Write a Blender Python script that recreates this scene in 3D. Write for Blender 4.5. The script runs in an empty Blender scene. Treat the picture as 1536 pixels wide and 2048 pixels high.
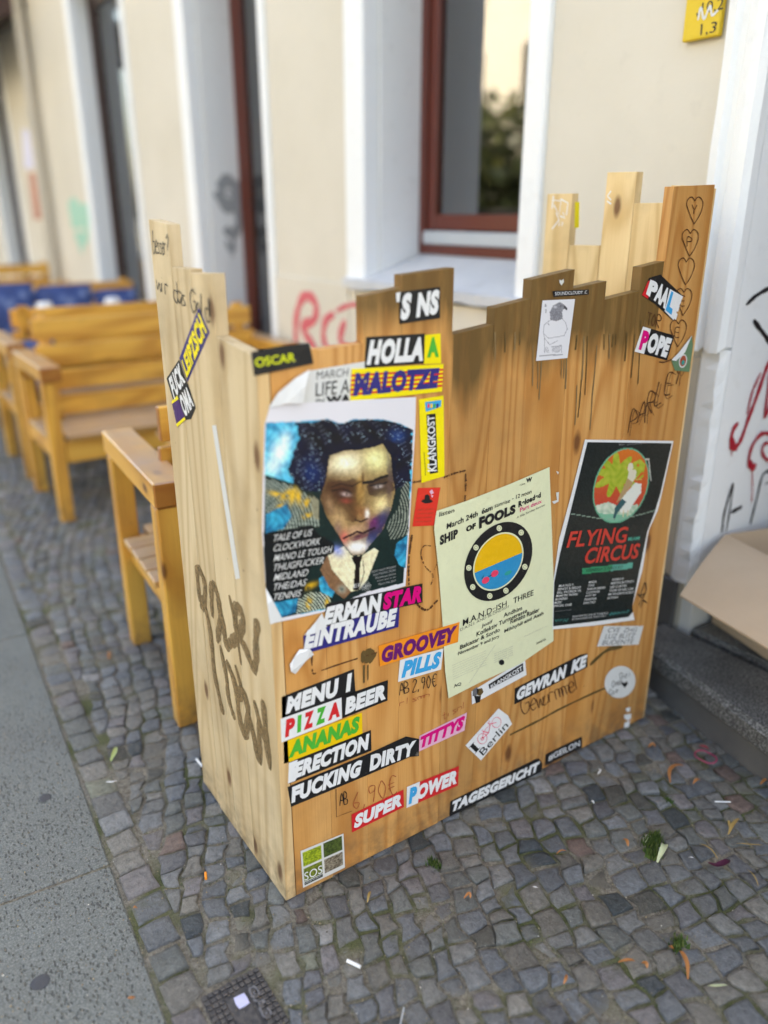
import bpy, bmesh, math, random
import numpy as np
from mathutils import Vector, Matrix
random.seed(7); RNG = np.random.RandomState(7)
SC = bpy.context.scene
COL = SC.collection

# ---------------------------------------------------------------- camera, world, sun, exposure
FPX, CX, CY, CAMH = 1590.0, 768.0, 1024.0, 1.35
TH = math.atan(599 / FPX); HD = math.radians(34.3)
FH = np.array([-math.cos(HD), math.sin(HD), 0.0]); RT = np.array([math.sin(HD), math.cos(HD), 0.0]); ZU = np.array([0, 0, 1.0])
FW = FH * math.cos(TH) - ZU * math.sin(TH); UP = FH * math.sin(TH) + ZU * math.cos(TH)
CP = np.array([0, 0, CAMH])
cd = bpy.data.cameras.new('camera'); cam = bpy.data.objects.new('camera', cd); COL.objects.link(cam)
m = Matrix.Identity(4)
for i in range(3):
    m[i][0], m[i][1], m[i][2], m[i][3] = RT[i], UP[i], -FW[i], CP[i]
cam.matrix_world = m
cd.sensor_fit = 'VERTICAL'; cd.sensor_height = 36; cd.lens = FPX / 2048 * 36
cd.clip_start = 0.05; cd.clip_end = 400
cd.dof.use_dof = True; cd.dof.focus_distance = 1.70; cd.dof.aperture_fstop = 0.98; cd.dof.aperture_blades = 0
SC.camera = cam
W = bpy.data.worlds.new('World'); SC.world = W; W.use_nodes = True
wn = W.node_tree; wn.nodes.clear()
sky = wn.nodes.new('ShaderNodeTexSky'); sky.sky_type = 'NISHITA'; sky.sun_disc = False
SUN_EL, SUN_AZ = math.radians(48), math.radians(35)      # sun stands behind the cafe building
sky.sun_elevation = SUN_EL; sky.sun_rotation = SUN_AZ
sky.air_density = 1.2; sky.dust_density = 4.0; sky.ozone_density = 1.0
bg = wn.nodes.new('ShaderNodeBackground'); bg.inputs['Strength'].default_value = 0.15
wo = wn.nodes.new('ShaderNodeOutputWorld')
wn.links.new(sky.outputs[0], bg.inputs[0]); wn.links.new(bg.outputs[0], wo.inputs[0])
sl = bpy.data.lights.new('sun', 'SUN'); sl.energy = 4.0; sl.angle = math.radians(0.6); sl.color = (1, .93, .82)
so = bpy.data.objects.new('sun', sl); COL.objects.link(so)
sd = Vector((math.sin(SUN_AZ) * math.cos(SUN_EL), math.cos(SUN_AZ) * math.cos(SUN_EL), math.sin(SUN_EL)))
so.rotation_euler = sd.to_track_quat('Z', 'Y').to_euler()
SC.view_settings.view_transform = 'Standard'; SC.view_settings.look = 'None'
SC.view_settings.exposure = 2.32; SC.view_settings.gamma = 1; SC.view_settings.use_curve_mapping = False
SC.view_settings.use_white_balance = True; SC.view_settings.white_balance_temperature = 7700; SC.view_settings.white_balance_tint = 10
SC.render.engine = 'CYCLES'; SC.cycles.use_denoising = True
SC.cycles.max_bounces = 7; SC.cycles.diffuse_bounces = 4; SC.cycles.glossy_bounces = 3; SC.cycles.transmission_bounces = 4
SC.cycles.caustics_reflective = False; SC.cycles.caustics_refractive = False; SC.cycles.sample_clamp_indirect = 4

# ---------------------------------------------------------------- picture-to-place measuring (used to set sizes on real planes)
def ray(x, y):
    return (x - CX) * RT - (y - CY) * UP + FPX * FW
def hit(px, py, ax, val):
    d = ray(px, py); t = (val - CP[ax]) / d[ax]; return CP + t * d
class Plane:
    """axis-aligned plane; sgn = the side that faces out"""
    def __init__(s, ax, val, sgn): s.ax, s.val, s.sgn = ax, val, sgn
    def at(s, px, py, off=0.0):
        return hit(px, py, s.ax, s.val + s.sgn * off)

# ---------------------------------------------------------------- node materials
MATS = {}
def newmat(name):
    mt = bpy.data.materials.new(name); mt.use_nodes = True
    nt = mt.node_tree; b = nt.nodes['Principled BSDF']
    MATS[name] = mt
    return mt, nt, b
def N(nt, typ, **k):
    n = nt.nodes.new(typ)
    for a, v in k.items():
        if a.startswith('i_'):
            key = a[2:].replace('_', ' ')
            n.inputs[int(key) if key.isdigit() else key].default_value = v
        else: setattr(n, a, v)
    return n
def L(nt, a, b): nt.links.new(a, b)
def ramp(nt, fac, stops):
    r = N(nt, 'ShaderNodeValToRGB'); e = r.color_ramp.elements
    e[0].position, e[0].color = stops[0][0], (*stops[0][1], 1); e[1].position, e[1].color = stops[-1][0], (*stops[-1][1], 1)
    for p, c in stops[1:-1]:
        q = e.new(p); q.color = (*c, 1)
    L(nt, fac, r.inputs[0]); return r.outputs[0]
def mixc(nt, f, a, b, mode='MIX'):
    x = N(nt, 'ShaderNodeMix', data_type='RGBA', blend_type=mode)
    for s, v in ((0, f), (6, a), (7, b)):
        if hasattr(v, 'is_linked') or hasattr(v, 'links'): L(nt, v, x.inputs[s])
        else: x.inputs[s].default_value = (*v, 1) if isinstance(v, tuple) and len(v) == 3 else v
    return x.outputs[2]
def mth(nt, op, a, b=0.0, c=0.0, clamp=False):
    x = N(nt, 'ShaderNodeMath', operation=op, use_clamp=clamp)
    for i, v in enumerate((a, b, c)):
        if hasattr(v, 'links'): L(nt, v, x.inputs[i])
        else: x.inputs[i].default_value = v
    return x.outputs[0]
def noise(nt, vec, scale, detail=4, rough=.55, dist=0.0):
    n = N(nt, 'ShaderNodeTexNoise', i_Scale=scale, i_Detail=detail, i_Roughness=rough, i_Distortion=dist)
    if vec is not None: L(nt, vec, n.inputs['Vector'])
    return n.outputs['Fac']
def bump(nt, b, h, strength, dist=.002):
    x = N(nt, 'ShaderNodeBump', i_Strength=strength, i_Distance=dist); L(nt, h, x.inputs['Height']); L(nt, x.outputs[0], b.inputs['Normal'])
def flat(name, col, rough=.5, spec=.4, var=.06):
    mt, nt, b = newmat(name)
    g = N(nt, 'ShaderNodeNewGeometry'); n = noise(nt, g.outputs['Position'], 60, 3)
    f = mth(nt, 'MULTIPLY_ADD', n, 2 * var, 1 - var)
    c = mixc(nt, 1.0, tuple(col), (1., 1., 1.), 'MULTIPLY')
    cc = N(nt, 'ShaderNodeCombineColor')
    for i in range(3): L(nt, f, cc.inputs[i])
    L(nt, mixc(nt, 1.0, tuple(col), cc.outputs[0], 'MULTIPLY'), b.inputs['Base Color'])
    b.inputs['Roughness'].default_value = rough; b.inputs['Specular IOR Level'].default_value = spec
    return mt

def wood(name, axis, dark, mid, light, knots=.35, rough=.5, ringscale=26, stain=False, spec=.35, weather=None, var=.22, endg=False):
    """pine: rings stretched along the grain axis, fibres, a few knots"""
    mt, nt, b = newmat(name)
    tc = N(nt, 'ShaderNodeTexCoord'); oi = N(nt, 'ShaderNodeObjectInfo')
    off = N(nt, 'ShaderNodeVectorMath', operation='ADD'); L(nt, tc.outputs['Object'], off.inputs[0])
    rv = N(nt, 'ShaderNodeCombineXYZ')
    L(nt, mth(nt, 'MULTIPLY', oi.outputs['Random'], 17.3), rv.inputs[0]); L(nt, mth(nt, 'MULTIPLY', oi.outputs['Random'], 41.7), rv.inputs[1]); L(nt, mth(nt, 'MULTIPLY', oi.outputs['Random'], 29.1), rv.inputs[2])
    L(nt, rv.outputs[0], off.inputs[1])
    def stretched(a, l):
        s = [a, a, a]; s[axis] = l
        v = N(nt, 'ShaderNodeVectorMath', operation='MULTIPLY'); L(nt, off.outputs[0], v.inputs[0]); v.inputs[1].default_value = s
        return v.outputs[0]
    n1 = noise(nt, stretched(5.5, .62), 1.0, 1.5, .4, .15)
    rings = mth(nt, 'SINE', mth(nt, 'MULTIPLY', n1, ringscale * 4.0))
    rings = mth(nt, 'POWER', mth(nt, 'MULTIPLY_ADD', rings, .5, .5), 2.2)
    fib = noise(nt, stretched(420, 7), 1.0, 3, .6)
    broad = noise(nt, stretched(9, 1.0), 1.0, 3, .5)
    col = ramp(nt, broad, [(.25, light), (.75, mid)])
    col = mixc(nt, mth(nt, 'MULTIPLY', rings, .62), col, dark)
    col = mixc(nt, mth(nt, 'MULTIPLY', mth(nt, 'SUBTRACT', fib, .45, clamp=True), 1.1), col, dark)
    # knots
    vo = N(nt, 'ShaderNodeTexVoronoi', i_Scale=1.0, i_Randomness=1.0, voronoi_dimensions='2D'); kx = N(nt, 'ShaderNodeSeparateXYZ'); L(nt, off.outputs[0], kx.inputs[0]); ot = [i for i in range(3) if i != axis]
    kc = N(nt, 'ShaderNodeCombineXYZ'); L(nt, mth(nt, 'MULTIPLY', mth(nt, 'ADD', kx.outputs[ot[0]], kx.outputs[ot[1]]), 9.0), kc.inputs[0]); L(nt, mth(nt, 'MULTIPLY', kx.outputs[axis], 4.2), kc.inputs[1]); L(nt, kc.outputs[0], vo.inputs['Vector'])
    vc = N(nt, 'ShaderNodeSeparateColor'); L(nt, vo.outputs['Color'], vc.inputs[0])
    on = mth(nt, 'LESS_THAN', vc.outputs[0], knots)
    kd = mth(nt, 'ADD', vo.outputs['Distance'], mth(nt, 'MULTIPLY', mth(nt, 'SUBTRACT', noise(nt, stretched(60, 30), 1, 2), .5), .05))
    core = mth(nt, 'MULTIPLY', on, N(nt, 'ShaderNodeMapRange').outputs[0])
    mr = nt.nodes[-2] if False else core.node.inputs[1].links[0].from_node
    L(nt, kd, mr.inputs[0]); mr.inputs[1].default_value = .13; mr.inputs[2].default_value = .055
    halo = mth(nt, 'MULTIPLY', on, N(nt, 'ShaderNodeMapRange').outputs[0])
    mr2 = halo.node.inputs[1].links[0].from_node
    L(nt, kd, mr2.inputs[0]); mr2.inputs[1].default_value = .30; mr2.inputs[2].default_value = .10
    col = mixc(nt, mth(nt, 'MULTIPLY', halo, .45), col, dark)
    col = mixc(nt, mth(nt, 'MULTIPLY', core, .85), col, (.11, .035, .012))
    # per plank tone
    hs = N(nt, 'ShaderNodeHueSaturation'); L(nt, col, hs.inputs['Color'])
    L(nt, mth(nt, 'MULTIPLY_ADD', oi.outputs['Random'], var, 1 - var / 2), hs.inputs['Value']); col = hs.outputs[0]
    # grime, small dents
    g = N(nt, 'ShaderNodeNewGeometry'); gr = noise(nt, g.outputs['Position'], 3.2, 5, .62)
    col = mixc(nt, mth(nt, 'MULTIPLY', mth(nt, 'SUBTRACT', gr, .52, clamp=True), 1.5), col, (.12, .075, .035))
    fz = N(nt, 'ShaderNodeSeparateXYZ'); L(nt, g.outputs['Position'], fz.inputs[0]); gn = noise(nt, g.outputs['Position'], 24, 5, .65)
    foot = mth(nt, 'MULTIPLY', mth(nt, 'MULTIPLY_ADD', fz.outputs[2], -7.0, 1.0, clamp=True), mth(nt, 'MULTIPLY_ADD', gn, 3.2, -1.15, clamp=True))
    col = mixc(nt, mth(nt, 'MULTIPLY', foot, .75), col, (.085, .065, .045))
    sp = N(nt, 'ShaderNodeTexVoronoi', i_Scale=26.0); L(nt, g.outputs['Position'], sp.inputs['Vector'])
    spc = N(nt, 'ShaderNodeSeparateColor'); L(nt, sp.outputs['Color'], spc.inputs[0])
    spot = mth(nt, 'MULTIPLY', mth(nt, 'LESS_THAN', sp.outputs['Distance'], .065), mth(nt, 'LESS_THAN', spc.outputs[0], .25))
    col = mixc(nt, mth(nt, 'MULTIPLY', spot, .6), col, (.05, .025, .012))
    if stain:   # brown paint sprayed along the top edge, running down in points
        sx = N(nt, 'ShaderNodeSeparateXYZ'); L(nt, g.outputs['Position'], sx.inputs[0]); Y, Z = sx.outputs[1], sx.outputs[2]
        cy = N(nt, 'ShaderNodeCombineXYZ'); L(nt, mth(nt, 'MULTIPLY', Y, 1.0), cy.inputs[0]); L(nt, mth(nt, 'MULTIPLY', Z, .12), cy.inputs[1])
        e1 = noise(nt, cy.outputs[0], 13, 2, .5); e2 = noise(nt, cy.outputs[0], 90, 2, .6)
        vee = mth(nt, 'SUBTRACT', .105, mth(nt, 'MULTIPLY', mth(nt, 'ABSOLUTE', mth(nt, 'SUBTRACT', Y, .985)), 1.9), clamp=True)
        zb = mth(nt, 'SUBTRACT', mth(nt, 'ADD', 1.075, mth(nt, 'MULTIPLY', mth(nt, 'LESS_THAN', Y, .95), .085)), vee)
        zb = mth(nt, 'ADD', zb, mth(nt, 'MULTIPLY', mth(nt, 'SUBTRACT', e1, .5), .13)); zb = mth(nt, 'ADD', zb, mth(nt, 'MULTIPLY', mth(nt, 'SUBTRACT', e2, .5), .05))
        zb = mth(nt, 'ADD', zb, mth(nt, 'MULTIPLY', mth(nt, 'GREATER_THAN', Y, 1.538), 1.0)); zb = mth(nt, 'ADD', zb, mth(nt, 'MULTIPLY', mth(nt, 'LESS_THAN', Y, .74), 1.0))
        mr3 = N(nt, 'ShaderNodeMapRange'); L(nt, mth(nt, 'SUBTRACT', Z, zb), mr3.inputs[0]); mr3.inputs[1].default_value = -.04; mr3.inputs[2].default_value = .035
        patch = mth(nt, 'MULTIPLY_ADD', noise(nt, cy.outputs[0], 42, 5, .7), 2.6, -.35, clamp=True)
        col = mixc(nt, mth(nt, 'MULTIPLY', mth(nt, 'MULTIPLY', mr3.outputs[0], .84), mth(nt, 'MULTIPLY_ADD', patch, .35, .65)), col, (.085, .055, .016))
    if endg:     # sawn end grain drinks more varnish
        se_ = N(nt, 'ShaderNodeSeparateXYZ'); L(nt, tc.outputs['Normal'], se_.inputs[0])
        col = mixc(nt, mth(nt, 'MULTIPLY', mth(nt, 'GREATER_THAN', mth(nt, 'ABSOLUTE', se_.outputs[axis]), .7), .8), col, (.27, .085, .02))
    if weather:  # grey-pink weathering of upward faces that stand in the rain
        sn = N(nt, 'ShaderNodeSeparateXYZ'); L(nt, g.outputs['Normal'], sn.inputs[0])
        wf = mth(nt, 'MULTIPLY', mth(nt, 'GREATER_THAN', sn.outputs[2], .7), mth(nt, 'MULTIPLY_ADD', noise(nt, g.outputs['Position'], 7, 4), 1.2, -.05, clamp=True))
        col = mixc(nt, wf, col, weather)
    L(nt, col, b.inputs['Base Color']); b.inputs['Roughness'].default_value = rough; b.inputs['Specular IOR Level'].default_value = spec
    bump(nt, b, mth(nt, 'ADD', mth(nt, 'MULTIPLY', rings, .5), fib), .25, .0006)
    return mt

FRONTW = wood('oiled_pine', 2, (.40, .15, .030), (.56, .26, .068), (.64, .35, .125), knots=.12, stain=True, rough=.45)
SIDEW = wood('bare_pine', 2, (.46, .32, .16), (.61, .47, .28), (.70, .57, .37), knots=.16, rough=.6, ringscale=18)
EDGEW = wood('cut_pine', 2, (.45, .25, .09), (.66, .44, .2), (.74, .54, .3), knots=0, rough=.6, ringscale=20)
INNERW = wood('pale_pine', 2, (.52, .33, .13), (.70, .50, .24), (.78, .60, .33), knots=.12, rough=.55, ringscale=22)
BW = {a: wood('bench_wood_' + 'xyz'[a], a, (.43, .175, .03), (.70, .36, .06), (.78, .45, .095), knots=.06, rough=.32, ringscale=14, spec=.5, endg=True, weather=(.40, .29, .23) if a == 0 else None) for a in (0, 1, 2)}
BWS = wood('bench_seat_wood', 1, (.33, .16, .05), (.55, .31, .10), (.64, .40, .15), knots=.06, rough=.4, ringscale=14, weather=(.42, .33, .27))
ENDW = wood('end_grain_wood', 2, (.22, .08, .02), (.38, .15, .04), (.42, .19, .06), knots=0, rough=.5)

def plaster(name, col, col2, bs=.25, dirt=0.5, scale=1.3):
    mt, nt, b = newmat(name)
    g = N(nt, 'ShaderNodeNewGeometry'); n = noise(nt, g.outputs['Position'], scale, 6, .6); n2 = noise(nt, g.outputs['Position'], 14, 6, .65); n3 = noise(nt, g.outputs['Position'], 160, 3, .6)
    c = ramp(nt, n, [(.3, col), (.7, col2)])
    c = mixc(nt, mth(nt, 'MULTIPLY', mth(nt, 'SUBTRACT', n2, .58, clamp=True), 2.2 * dirt), c, (.30, .27, .23))
    sx = N(nt, 'ShaderNodeSeparateXYZ'); L(nt, g.outputs['Position'], sx.inputs[0])
    low = mth(nt, 'MULTIPLY', mth(nt, 'SUBTRACT', .75, sx.outputs[2], clamp=True), mth(nt, 'MULTIPLY', n, dirt * .7))
    c = mixc(nt, low, c, (.22, .19, .15))
    L(nt, c, b.inputs['Base Color']); b.inputs['Roughness'].default_value = .85; b.inputs['Specular IOR Level'].default_value = .2
    bump(nt, b, mth(nt, 'ADD', mth(nt, 'MULTIPLY', n2, .8), mth(nt, 'MULTIPLY', n3, .5)), bs, .004)
    return mt
CREAM = plaster('cream_plaster', (.60, .555, .465), (.665, .62, .535), .35, .35)
WHITEP = plaster('white_plaster', (.78, .80, .81), (.82, .83, .83), .55, .35)
REVEALP = plaster('reveal_plaster', (.77, .78, .78), (.81, .81, .80), .4, .4)
TANP = plaster('tan_plaster', (.50, .44, .35), (.46, .41, .33), .4, .7)
DARKP = plaster('plinth_render', (.075, .075, .08), (.12, .12, .12), .5, .4, 6)
SILLP = plaster('sill_cement', (.50, .51, .53), (.60, .61, .62), .6, .8, 4)
OPPP = plaster('yellow_facade', (.80, .77, .66), (.84, .81, .72), .2, .2)
FRAMEM = flat('oxblood_paint', (.115, .022, .012), .35, .5)
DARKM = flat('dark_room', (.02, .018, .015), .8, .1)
GREYM = flat('grey_metal', (.42, .45, .48), .4, .5)
DFRAME = flat('dark_window_frame', (.035, .014, .012), .4, .4)
BROWND = flat('dark_brown_paint', (.05, .018, .014), .4, .5)

def mat_glass():
    mt, nt, b = newmat('window_glass'); nt.nodes.remove(b); out = nt.nodes['Material Output']
    t = N(nt, 'ShaderNodeBsdfTransparent'); t.inputs[0].default_value = (.72, .74, .73, 1)
    gl = N(nt, 'ShaderNodeBsdfGlossy'); gl.inputs['Roughness'].default_value = .01
    fr = N(nt, 'ShaderNodeFresnel', i_IOR=3.2); mx = N(nt, 'ShaderNodeMixShader')
    L(nt, fr.outputs[0], mx.inputs[0]); L(nt, t.outputs[0], mx.inputs[1]); L(nt, gl.outputs[0], mx.inputs[2]); L(nt, mx.outputs[0], out.inputs[0])
    return mt
GLASS = mat_glass()

def mat_cobble():
    mt, nt, b = newmat('basalt_cobble')
    at = N(nt, 'ShaderNodeAttribute', attribute_name='tone'); g = N(nt, 'ShaderNodeNewGeometry')
    n = noise(nt, g.outputs['Position'], 75, 8, .72); n2 = noise(nt, g.outputs['Position'], 300, 4, .7); n0 = noise(nt, g.outputs['Position'], 2.5, 3)
    c = at.outputs['Color']
    f = mth(nt, 'MULTIPLY_ADD', n, 2.4, -.18, clamp=False)
    cc = N(nt, 'ShaderNodeCombineColor'); [L(nt, f, cc.inputs[i]) for i in range(3)]
    c = mixc(nt, 1.0, c, cc.outputs[0], 'MULTIPLY')
    c = mixc(nt, mth(nt, 'MULTIPLY', mth(nt, 'SUBTRACT', n2, .56, clamp=True), 2.2), c, (.34, .34, .33))
    # sand and moss creep over the lower rims
    sz = N(nt, 'ShaderNodeSeparateXYZ'); L(nt, g.outputs['Position'], sz.inputs[0])
    rim = N(nt, 'ShaderNodeMapRange'); L(nt, mth(nt, 'ADD', sz.outputs[2], mth(nt, 'MULTIPLY', n, .008)), rim.inputs[0]); rim.inputs[1].default_value = .0034; rim.inputs[2].default_value = -.0012
    moss = ramp(nt, noise(nt, g.outputs['Position'], 6.5, 4), [(.45, (.21, .19, .155)), (.62, (.12, .125, .05))])
    c = mixc(nt, mth(nt, 'MULTIPLY', rim.outputs[0], .85), c, moss)
    dust = mth(nt, 'MULTIPLY', mth(nt, 'MULTIPLY_ADD', n0, 3.0, -1.25, clamp=True), mth(nt, 'MULTIPLY_ADD', n, 2.0, -.65, clamp=True)); c = mixc(nt, mth(nt, 'MULTIPLY', dust, .65), c, (.205, .19, .16))
    L(nt, c, b.inputs['Base Color']); b.inputs['Specular IOR Level'].default_value = .45
    L(nt, mth(nt, 'MULTIPLY_ADD', n, .35, .32), b.inputs['Roughness'])
    bump(nt, b, mth(nt, 'ADD', mth(nt, 'MULTIPLY', n, 1.0), mth(nt, 'MULTIPLY', n2, .35)), 1.0, .007)
    return mt
COBBLE = mat_cobble()

def mat_joint():
    mt, nt, b = newmat('joint_sand'); g = N(nt, 'ShaderNodeNewGeometry')
    n = noise(nt, g.outputs['Position'], 6.5, 4); n2 = noise(nt, g.outputs['Position'], 130, 5, .7); n3 = noise(nt, g.outputs['Position'], 500, 2)
    c = ramp(nt, n2, [(.3, (.075, .065, .05)), (.48, (.185, .165, .13)), (.70, (.32, .29, .24))])
    m_ = ramp(nt, n3, [(.35, (.03, .038, .01)), (.7, (.13, .15, .04))])
    c = mixc(nt, mth(nt, 'MULTIPLY', mth(nt, 'MULTIPLY_ADD', n, 6, -2.75, clamp=True), .85), c, m_)
    L(nt, c, b.inputs['Base Color']); b.inputs['Roughness'].default_value = .95
    bump(nt, b, mth(nt, 'ADD', n2, mth(nt, 'MULTIPLY', n3, .5)), 1.0, .006)
    return mt
JOINT = mat_joint()

def mat_slab():
    mt, nt, b = newmat('granite_slab'); g = N(nt, 'ShaderNodeNewGeometry'); P = g.outputs['Position']
    n = noise(nt, P, 3, 5, .6); n2 = noise(nt, P, 260, 4, .7); n3 = noise(nt, P, 45, 5, .6)
    c = ramp(nt, n2, [(.32, (.09, .098, .094)), (.5, (.138, .149, .141)), (.7, (.25, .265, .255))])
    c = mixc(nt, mth(nt, 'MULTIPLY', mth(nt, 'SUBTRACT', n, .42, clamp=True), 1.3), c, (.12, .12, .115))
    # pock marks: stretched cells broken by noise
    mp = N(nt, 'ShaderNodeMapping'); L(nt, P, mp.inputs[0]); mp.inputs['Rotation'].default_value = (0, 0, .5); mp.inputs['Scale'].default_value = (1, 2.3, 1)
    wv = N(nt, 'ShaderNodeVectorMath', operation='ADD'); L(nt, mp.outputs[0], wv.inputs[0])
    nz = N(nt, 'ShaderNodeTexNoise', i_Scale=60.0); L(nt, P, nz.inputs[0]); sc_ = N(nt, 'ShaderNodeVectorMath', operation='SCALE'); L(nt, nz.outputs['Color'], sc_.inputs[0]); sc_.inputs['Scale'].default_value = .022; L(nt, sc_.outputs[0], wv.inputs[1])
    vo = N(nt, 'ShaderNodeTexVoronoi', i_Scale=78.0); L(nt, wv.outputs[0], vo.inputs['Vector']); vs = N(nt, 'ShaderNodeSeparateColor'); L(nt, vo.outputs['Color'], vs.inputs[0])
    mr = N(nt, 'ShaderNodeMapRange'); L(nt, vo.outputs['Distance'], mr.inputs[0]); mr.inputs[1].default_value = .40; mr.inputs[2].default_value = .22
    sel = mth(nt, 'LESS_THAN', vs.outputs[0], mth(nt, 'MULTIPLY_ADD', noise(nt, P, 5, 2), 2.4, -.62))
    pock = mth(nt, 'MULTIPLY', mr.outputs[0], sel)
    c = mixc(nt, mth(nt, 'MULTIPLY', pock, .7), c, (.05, .05, .05))
    L(nt, c, b.inputs['Base Color']); b.inputs['Roughness'].default_value = .7; b.inputs['Specular IOR Level'].default_value = .35
    h = mth(nt, 'SUBTRACT', mth(nt, 'MULTIPLY', mth(nt, 'ADD', n2, n3), .35), pock)
    bump(nt, b, h, .8, .003); return mt
SLAB = mat_slab()

def mat_step():
    mt, nt, b = newmat('speckled_granite'); g = N(nt, 'ShaderNodeNewGeometry'); P = g.outputs['Position']
    n = noise(nt, P, 210, 3, .8); n0 = noise(nt, P, 5, 4)
    c = ramp(nt, n, [(.40, (.03, .03, .03)), (.50, (.09, .09, .088)), (.58, (.42, .42, .41))])
    c = mixc(nt, mth(nt, 'MULTIPLY_ADD', n0, 1.5, -.35, clamp=True), c, (.045, .044, .04))
    L(nt, c, b.inputs['Base Color']); b.inputs['Roughness'].default_value = .7; bump(nt, b, n, .5, .002); return mt
STEP = mat_step()

def mat_card():
    mt, nt, b = newmat('corrugated_card'); tc = N(nt, 'ShaderNodeTexCoord'); mp = N(nt, 'ShaderNodeMapping'); L(nt, tc.outputs['Object'], mp.inputs[0]); mp.inputs['Scale'].default_value = (2, 90, 2)
    n = noise(nt, mp.outputs[0], 3, 3); n2 = noise(nt, tc.outputs['Object'], 7, 4)
    c = mixc(nt, n2, (.47, .34, .225), (.56, .42, .29)); c = mixc(nt, mth(nt, 'MULTIPLY', mth(nt, 'SUBTRACT', n, .6, clamp=True), 1.2), c, (.62, .49, .35))
    L(nt, c, b.inputs['Base Color']); b.inputs['Roughness'].default_value = .8; bump(nt, b, n, .15, .001); return mt
CARD = mat_card()

def mat_paint():     # colours come from the sheet's own printed picture
    mt, nt, b = newmat('printed_sheet'); at = N(nt, 'ShaderNodeAttribute', attribute_name='ink')
    L(nt, at.outputs['Color'], b.inputs['Base Color']); b.inputs['Roughness'].default_value = .32; b.inputs['Specular IOR Level'].default_value = .4
    g = N(nt, 'ShaderNodeNewGeometry'); bump(nt, b, noise(nt, g.outputs['Position'], 14, 3), .25, .004); return mt
PRINT = mat_paint()
def paper(name, col, rough=.45):
    mt, nt, b = newmat(name); g = N(nt, 'ShaderNodeNewGeometry'); n = noise(nt, g.outputs['Position'], 12, 4); n2 = noise(nt, g.outputs['Position'], 70, 4)
    c = mixc(nt, mth(nt, 'MULTIPLY', mth(nt, 'SUBTRACT', n2, .5, clamp=True), .5), tuple(col), tuple(x * .72 for x in col))
    L(nt, c, b.inputs['Base Color']); b.inputs['Roughness'].default_value = rough; b.inputs['Specular IOR Level'].default_value = .35
    n5 = noise(nt, g.outputs['Position'], 38, 8, .75)
    c = mixc(nt, mth(nt, 'MULTIPLY_ADD', n5, 5.0, -3.15, clamp=True), c, (.42, .38, .33))
    L(nt, c, b.inputs['Base Color'])
    bump(nt, b, mth(nt, 'ADD', n, mth(nt, 'MULTIPLY', n2, .3)), .5, .007); return mt
INK = {}
def ink(name, col, rough=.4):
    if name not in INK: INK[name] = paper('ink_' + name, col, rough)
    return INK[name]
for nm, c in dict(black=(.012, .012, .013), white=(.72, .73, .74), offwhite=(.62, .63, .62), red=(.62, .02, .025), green=(.05, .40, .04), yellow=(.84, .70, .01), amber=(.80, .52, .01),
                  navy=(.025, .022, .18), magenta=(.66, .0, .18), pinkpaper=(.72, .42, .55), orange=(.84, .27, .02), purple=(.13, .008, .13), cyan=(.02, .33, .66), cream=(.68, .70, .47),
                  teal=(.01, .30, .28), brown=(.12, .075, .025), sepia=(.10, .04, .015), hotred=(.70, .035, .02), ship_yellow=(.76, .43, .01), ship_blue=(.01, .25, .50), coral=(.75, .05, .12),
                  lime=(.62, .68, .02), poster_black=(.012, .018, .018), poster_red=(.55, .045, .03), mint=(.06, .36, .27), greygreen=(.12, .22, .12), violet=(.06, .02, .13), lavender=(.50, .50, .72),
                  grey=(.35, .35, .36), plate_yellow=(.66, .46, .02), taupe=(.22, .145, .065), graffiti_black=(.01, .01, .012), graffiti_red=(.42, .008, .025), graffiti_pink=(.62, .12, .15), graffiti_teal=(.22, .50, .40), graffiti_grey=(.14, .14, .15), rust=(.35, .07, .03)).items():
    ink(nm, c)

# ---------------------------------------------------------------- object builders
ORG = {}
def link(name, me, parent=None, org=(0, 0, 0)):
    o = bpy.data.objects.new(name, me); COL.objects.link(o)
    po = ORG.get(parent.name, (0, 0, 0)) if parent else (0, 0, 0)
    o.location = [org[i] - po[i] for i in range(3)]
    if parent: o.parent = parent
    ORG[o.name] = tuple(org); return o
def mk(name, verts, faces, mats, parent=None, smooth=False, midx=None, org=None, attr=None):
    v = np.asarray(verts, float)
    if org is None: org = (v.min(0) + v.max(0)) / 2
    me = bpy.data.meshes.new(name); me.from_pydata((v - np.asarray(org)).tolist(), [], [tuple(f) for f in faces])
    for mt in (mats if isinstance(mats, (list, tuple)) else [mats]): me.materials.append(mt)
    if midx is not None: me.polygons.foreach_set('material_index', list(midx))
    if smooth: me.polygons.foreach_set('use_smooth', [True] * len(me.polygons))
    if attr is not None:
        a = me.color_attributes.new(attr[0], 'FLOAT_COLOR', 'POINT'); c = np.ones((len(v), 4)); c[:, :3] = attr[1]; a.data.foreach_set('color', c.ravel())
    me.update(); return link(name, me, parent, tuple(float(x) for x in org))
def empty(name, loc, label=None, cat=None, group=None):
    o = bpy.data.objects.new(name, None); o.empty_display_size = .1; COL.objects.link(o); o.location = loc; ORG[o.name] = tuple(loc)
    return tag(o, label, cat, group)
def tag(o, label=None, cat=None, group=None, kind=None):
    for k, v in (('label', label), ('category', cat), ('group', group), ('kind', kind)):
        if v: o[k] = v
    return o
BOXF = [(0, 3, 2, 1), (4, 5, 6, 7), (0, 1, 5, 4), (1, 2, 6, 5), (2, 3, 7, 6), (3, 0, 4, 7)]
def boxv(x0, x1, y0, y1, z0, z1): return [(x0, y0, z0), (x1, y0, z0), (x1, y1, z0), (x0, y1, z0), (x0, y0, z1), (x1, y0, z1), (x1, y1, z1), (x0, y1, z1)]
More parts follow.
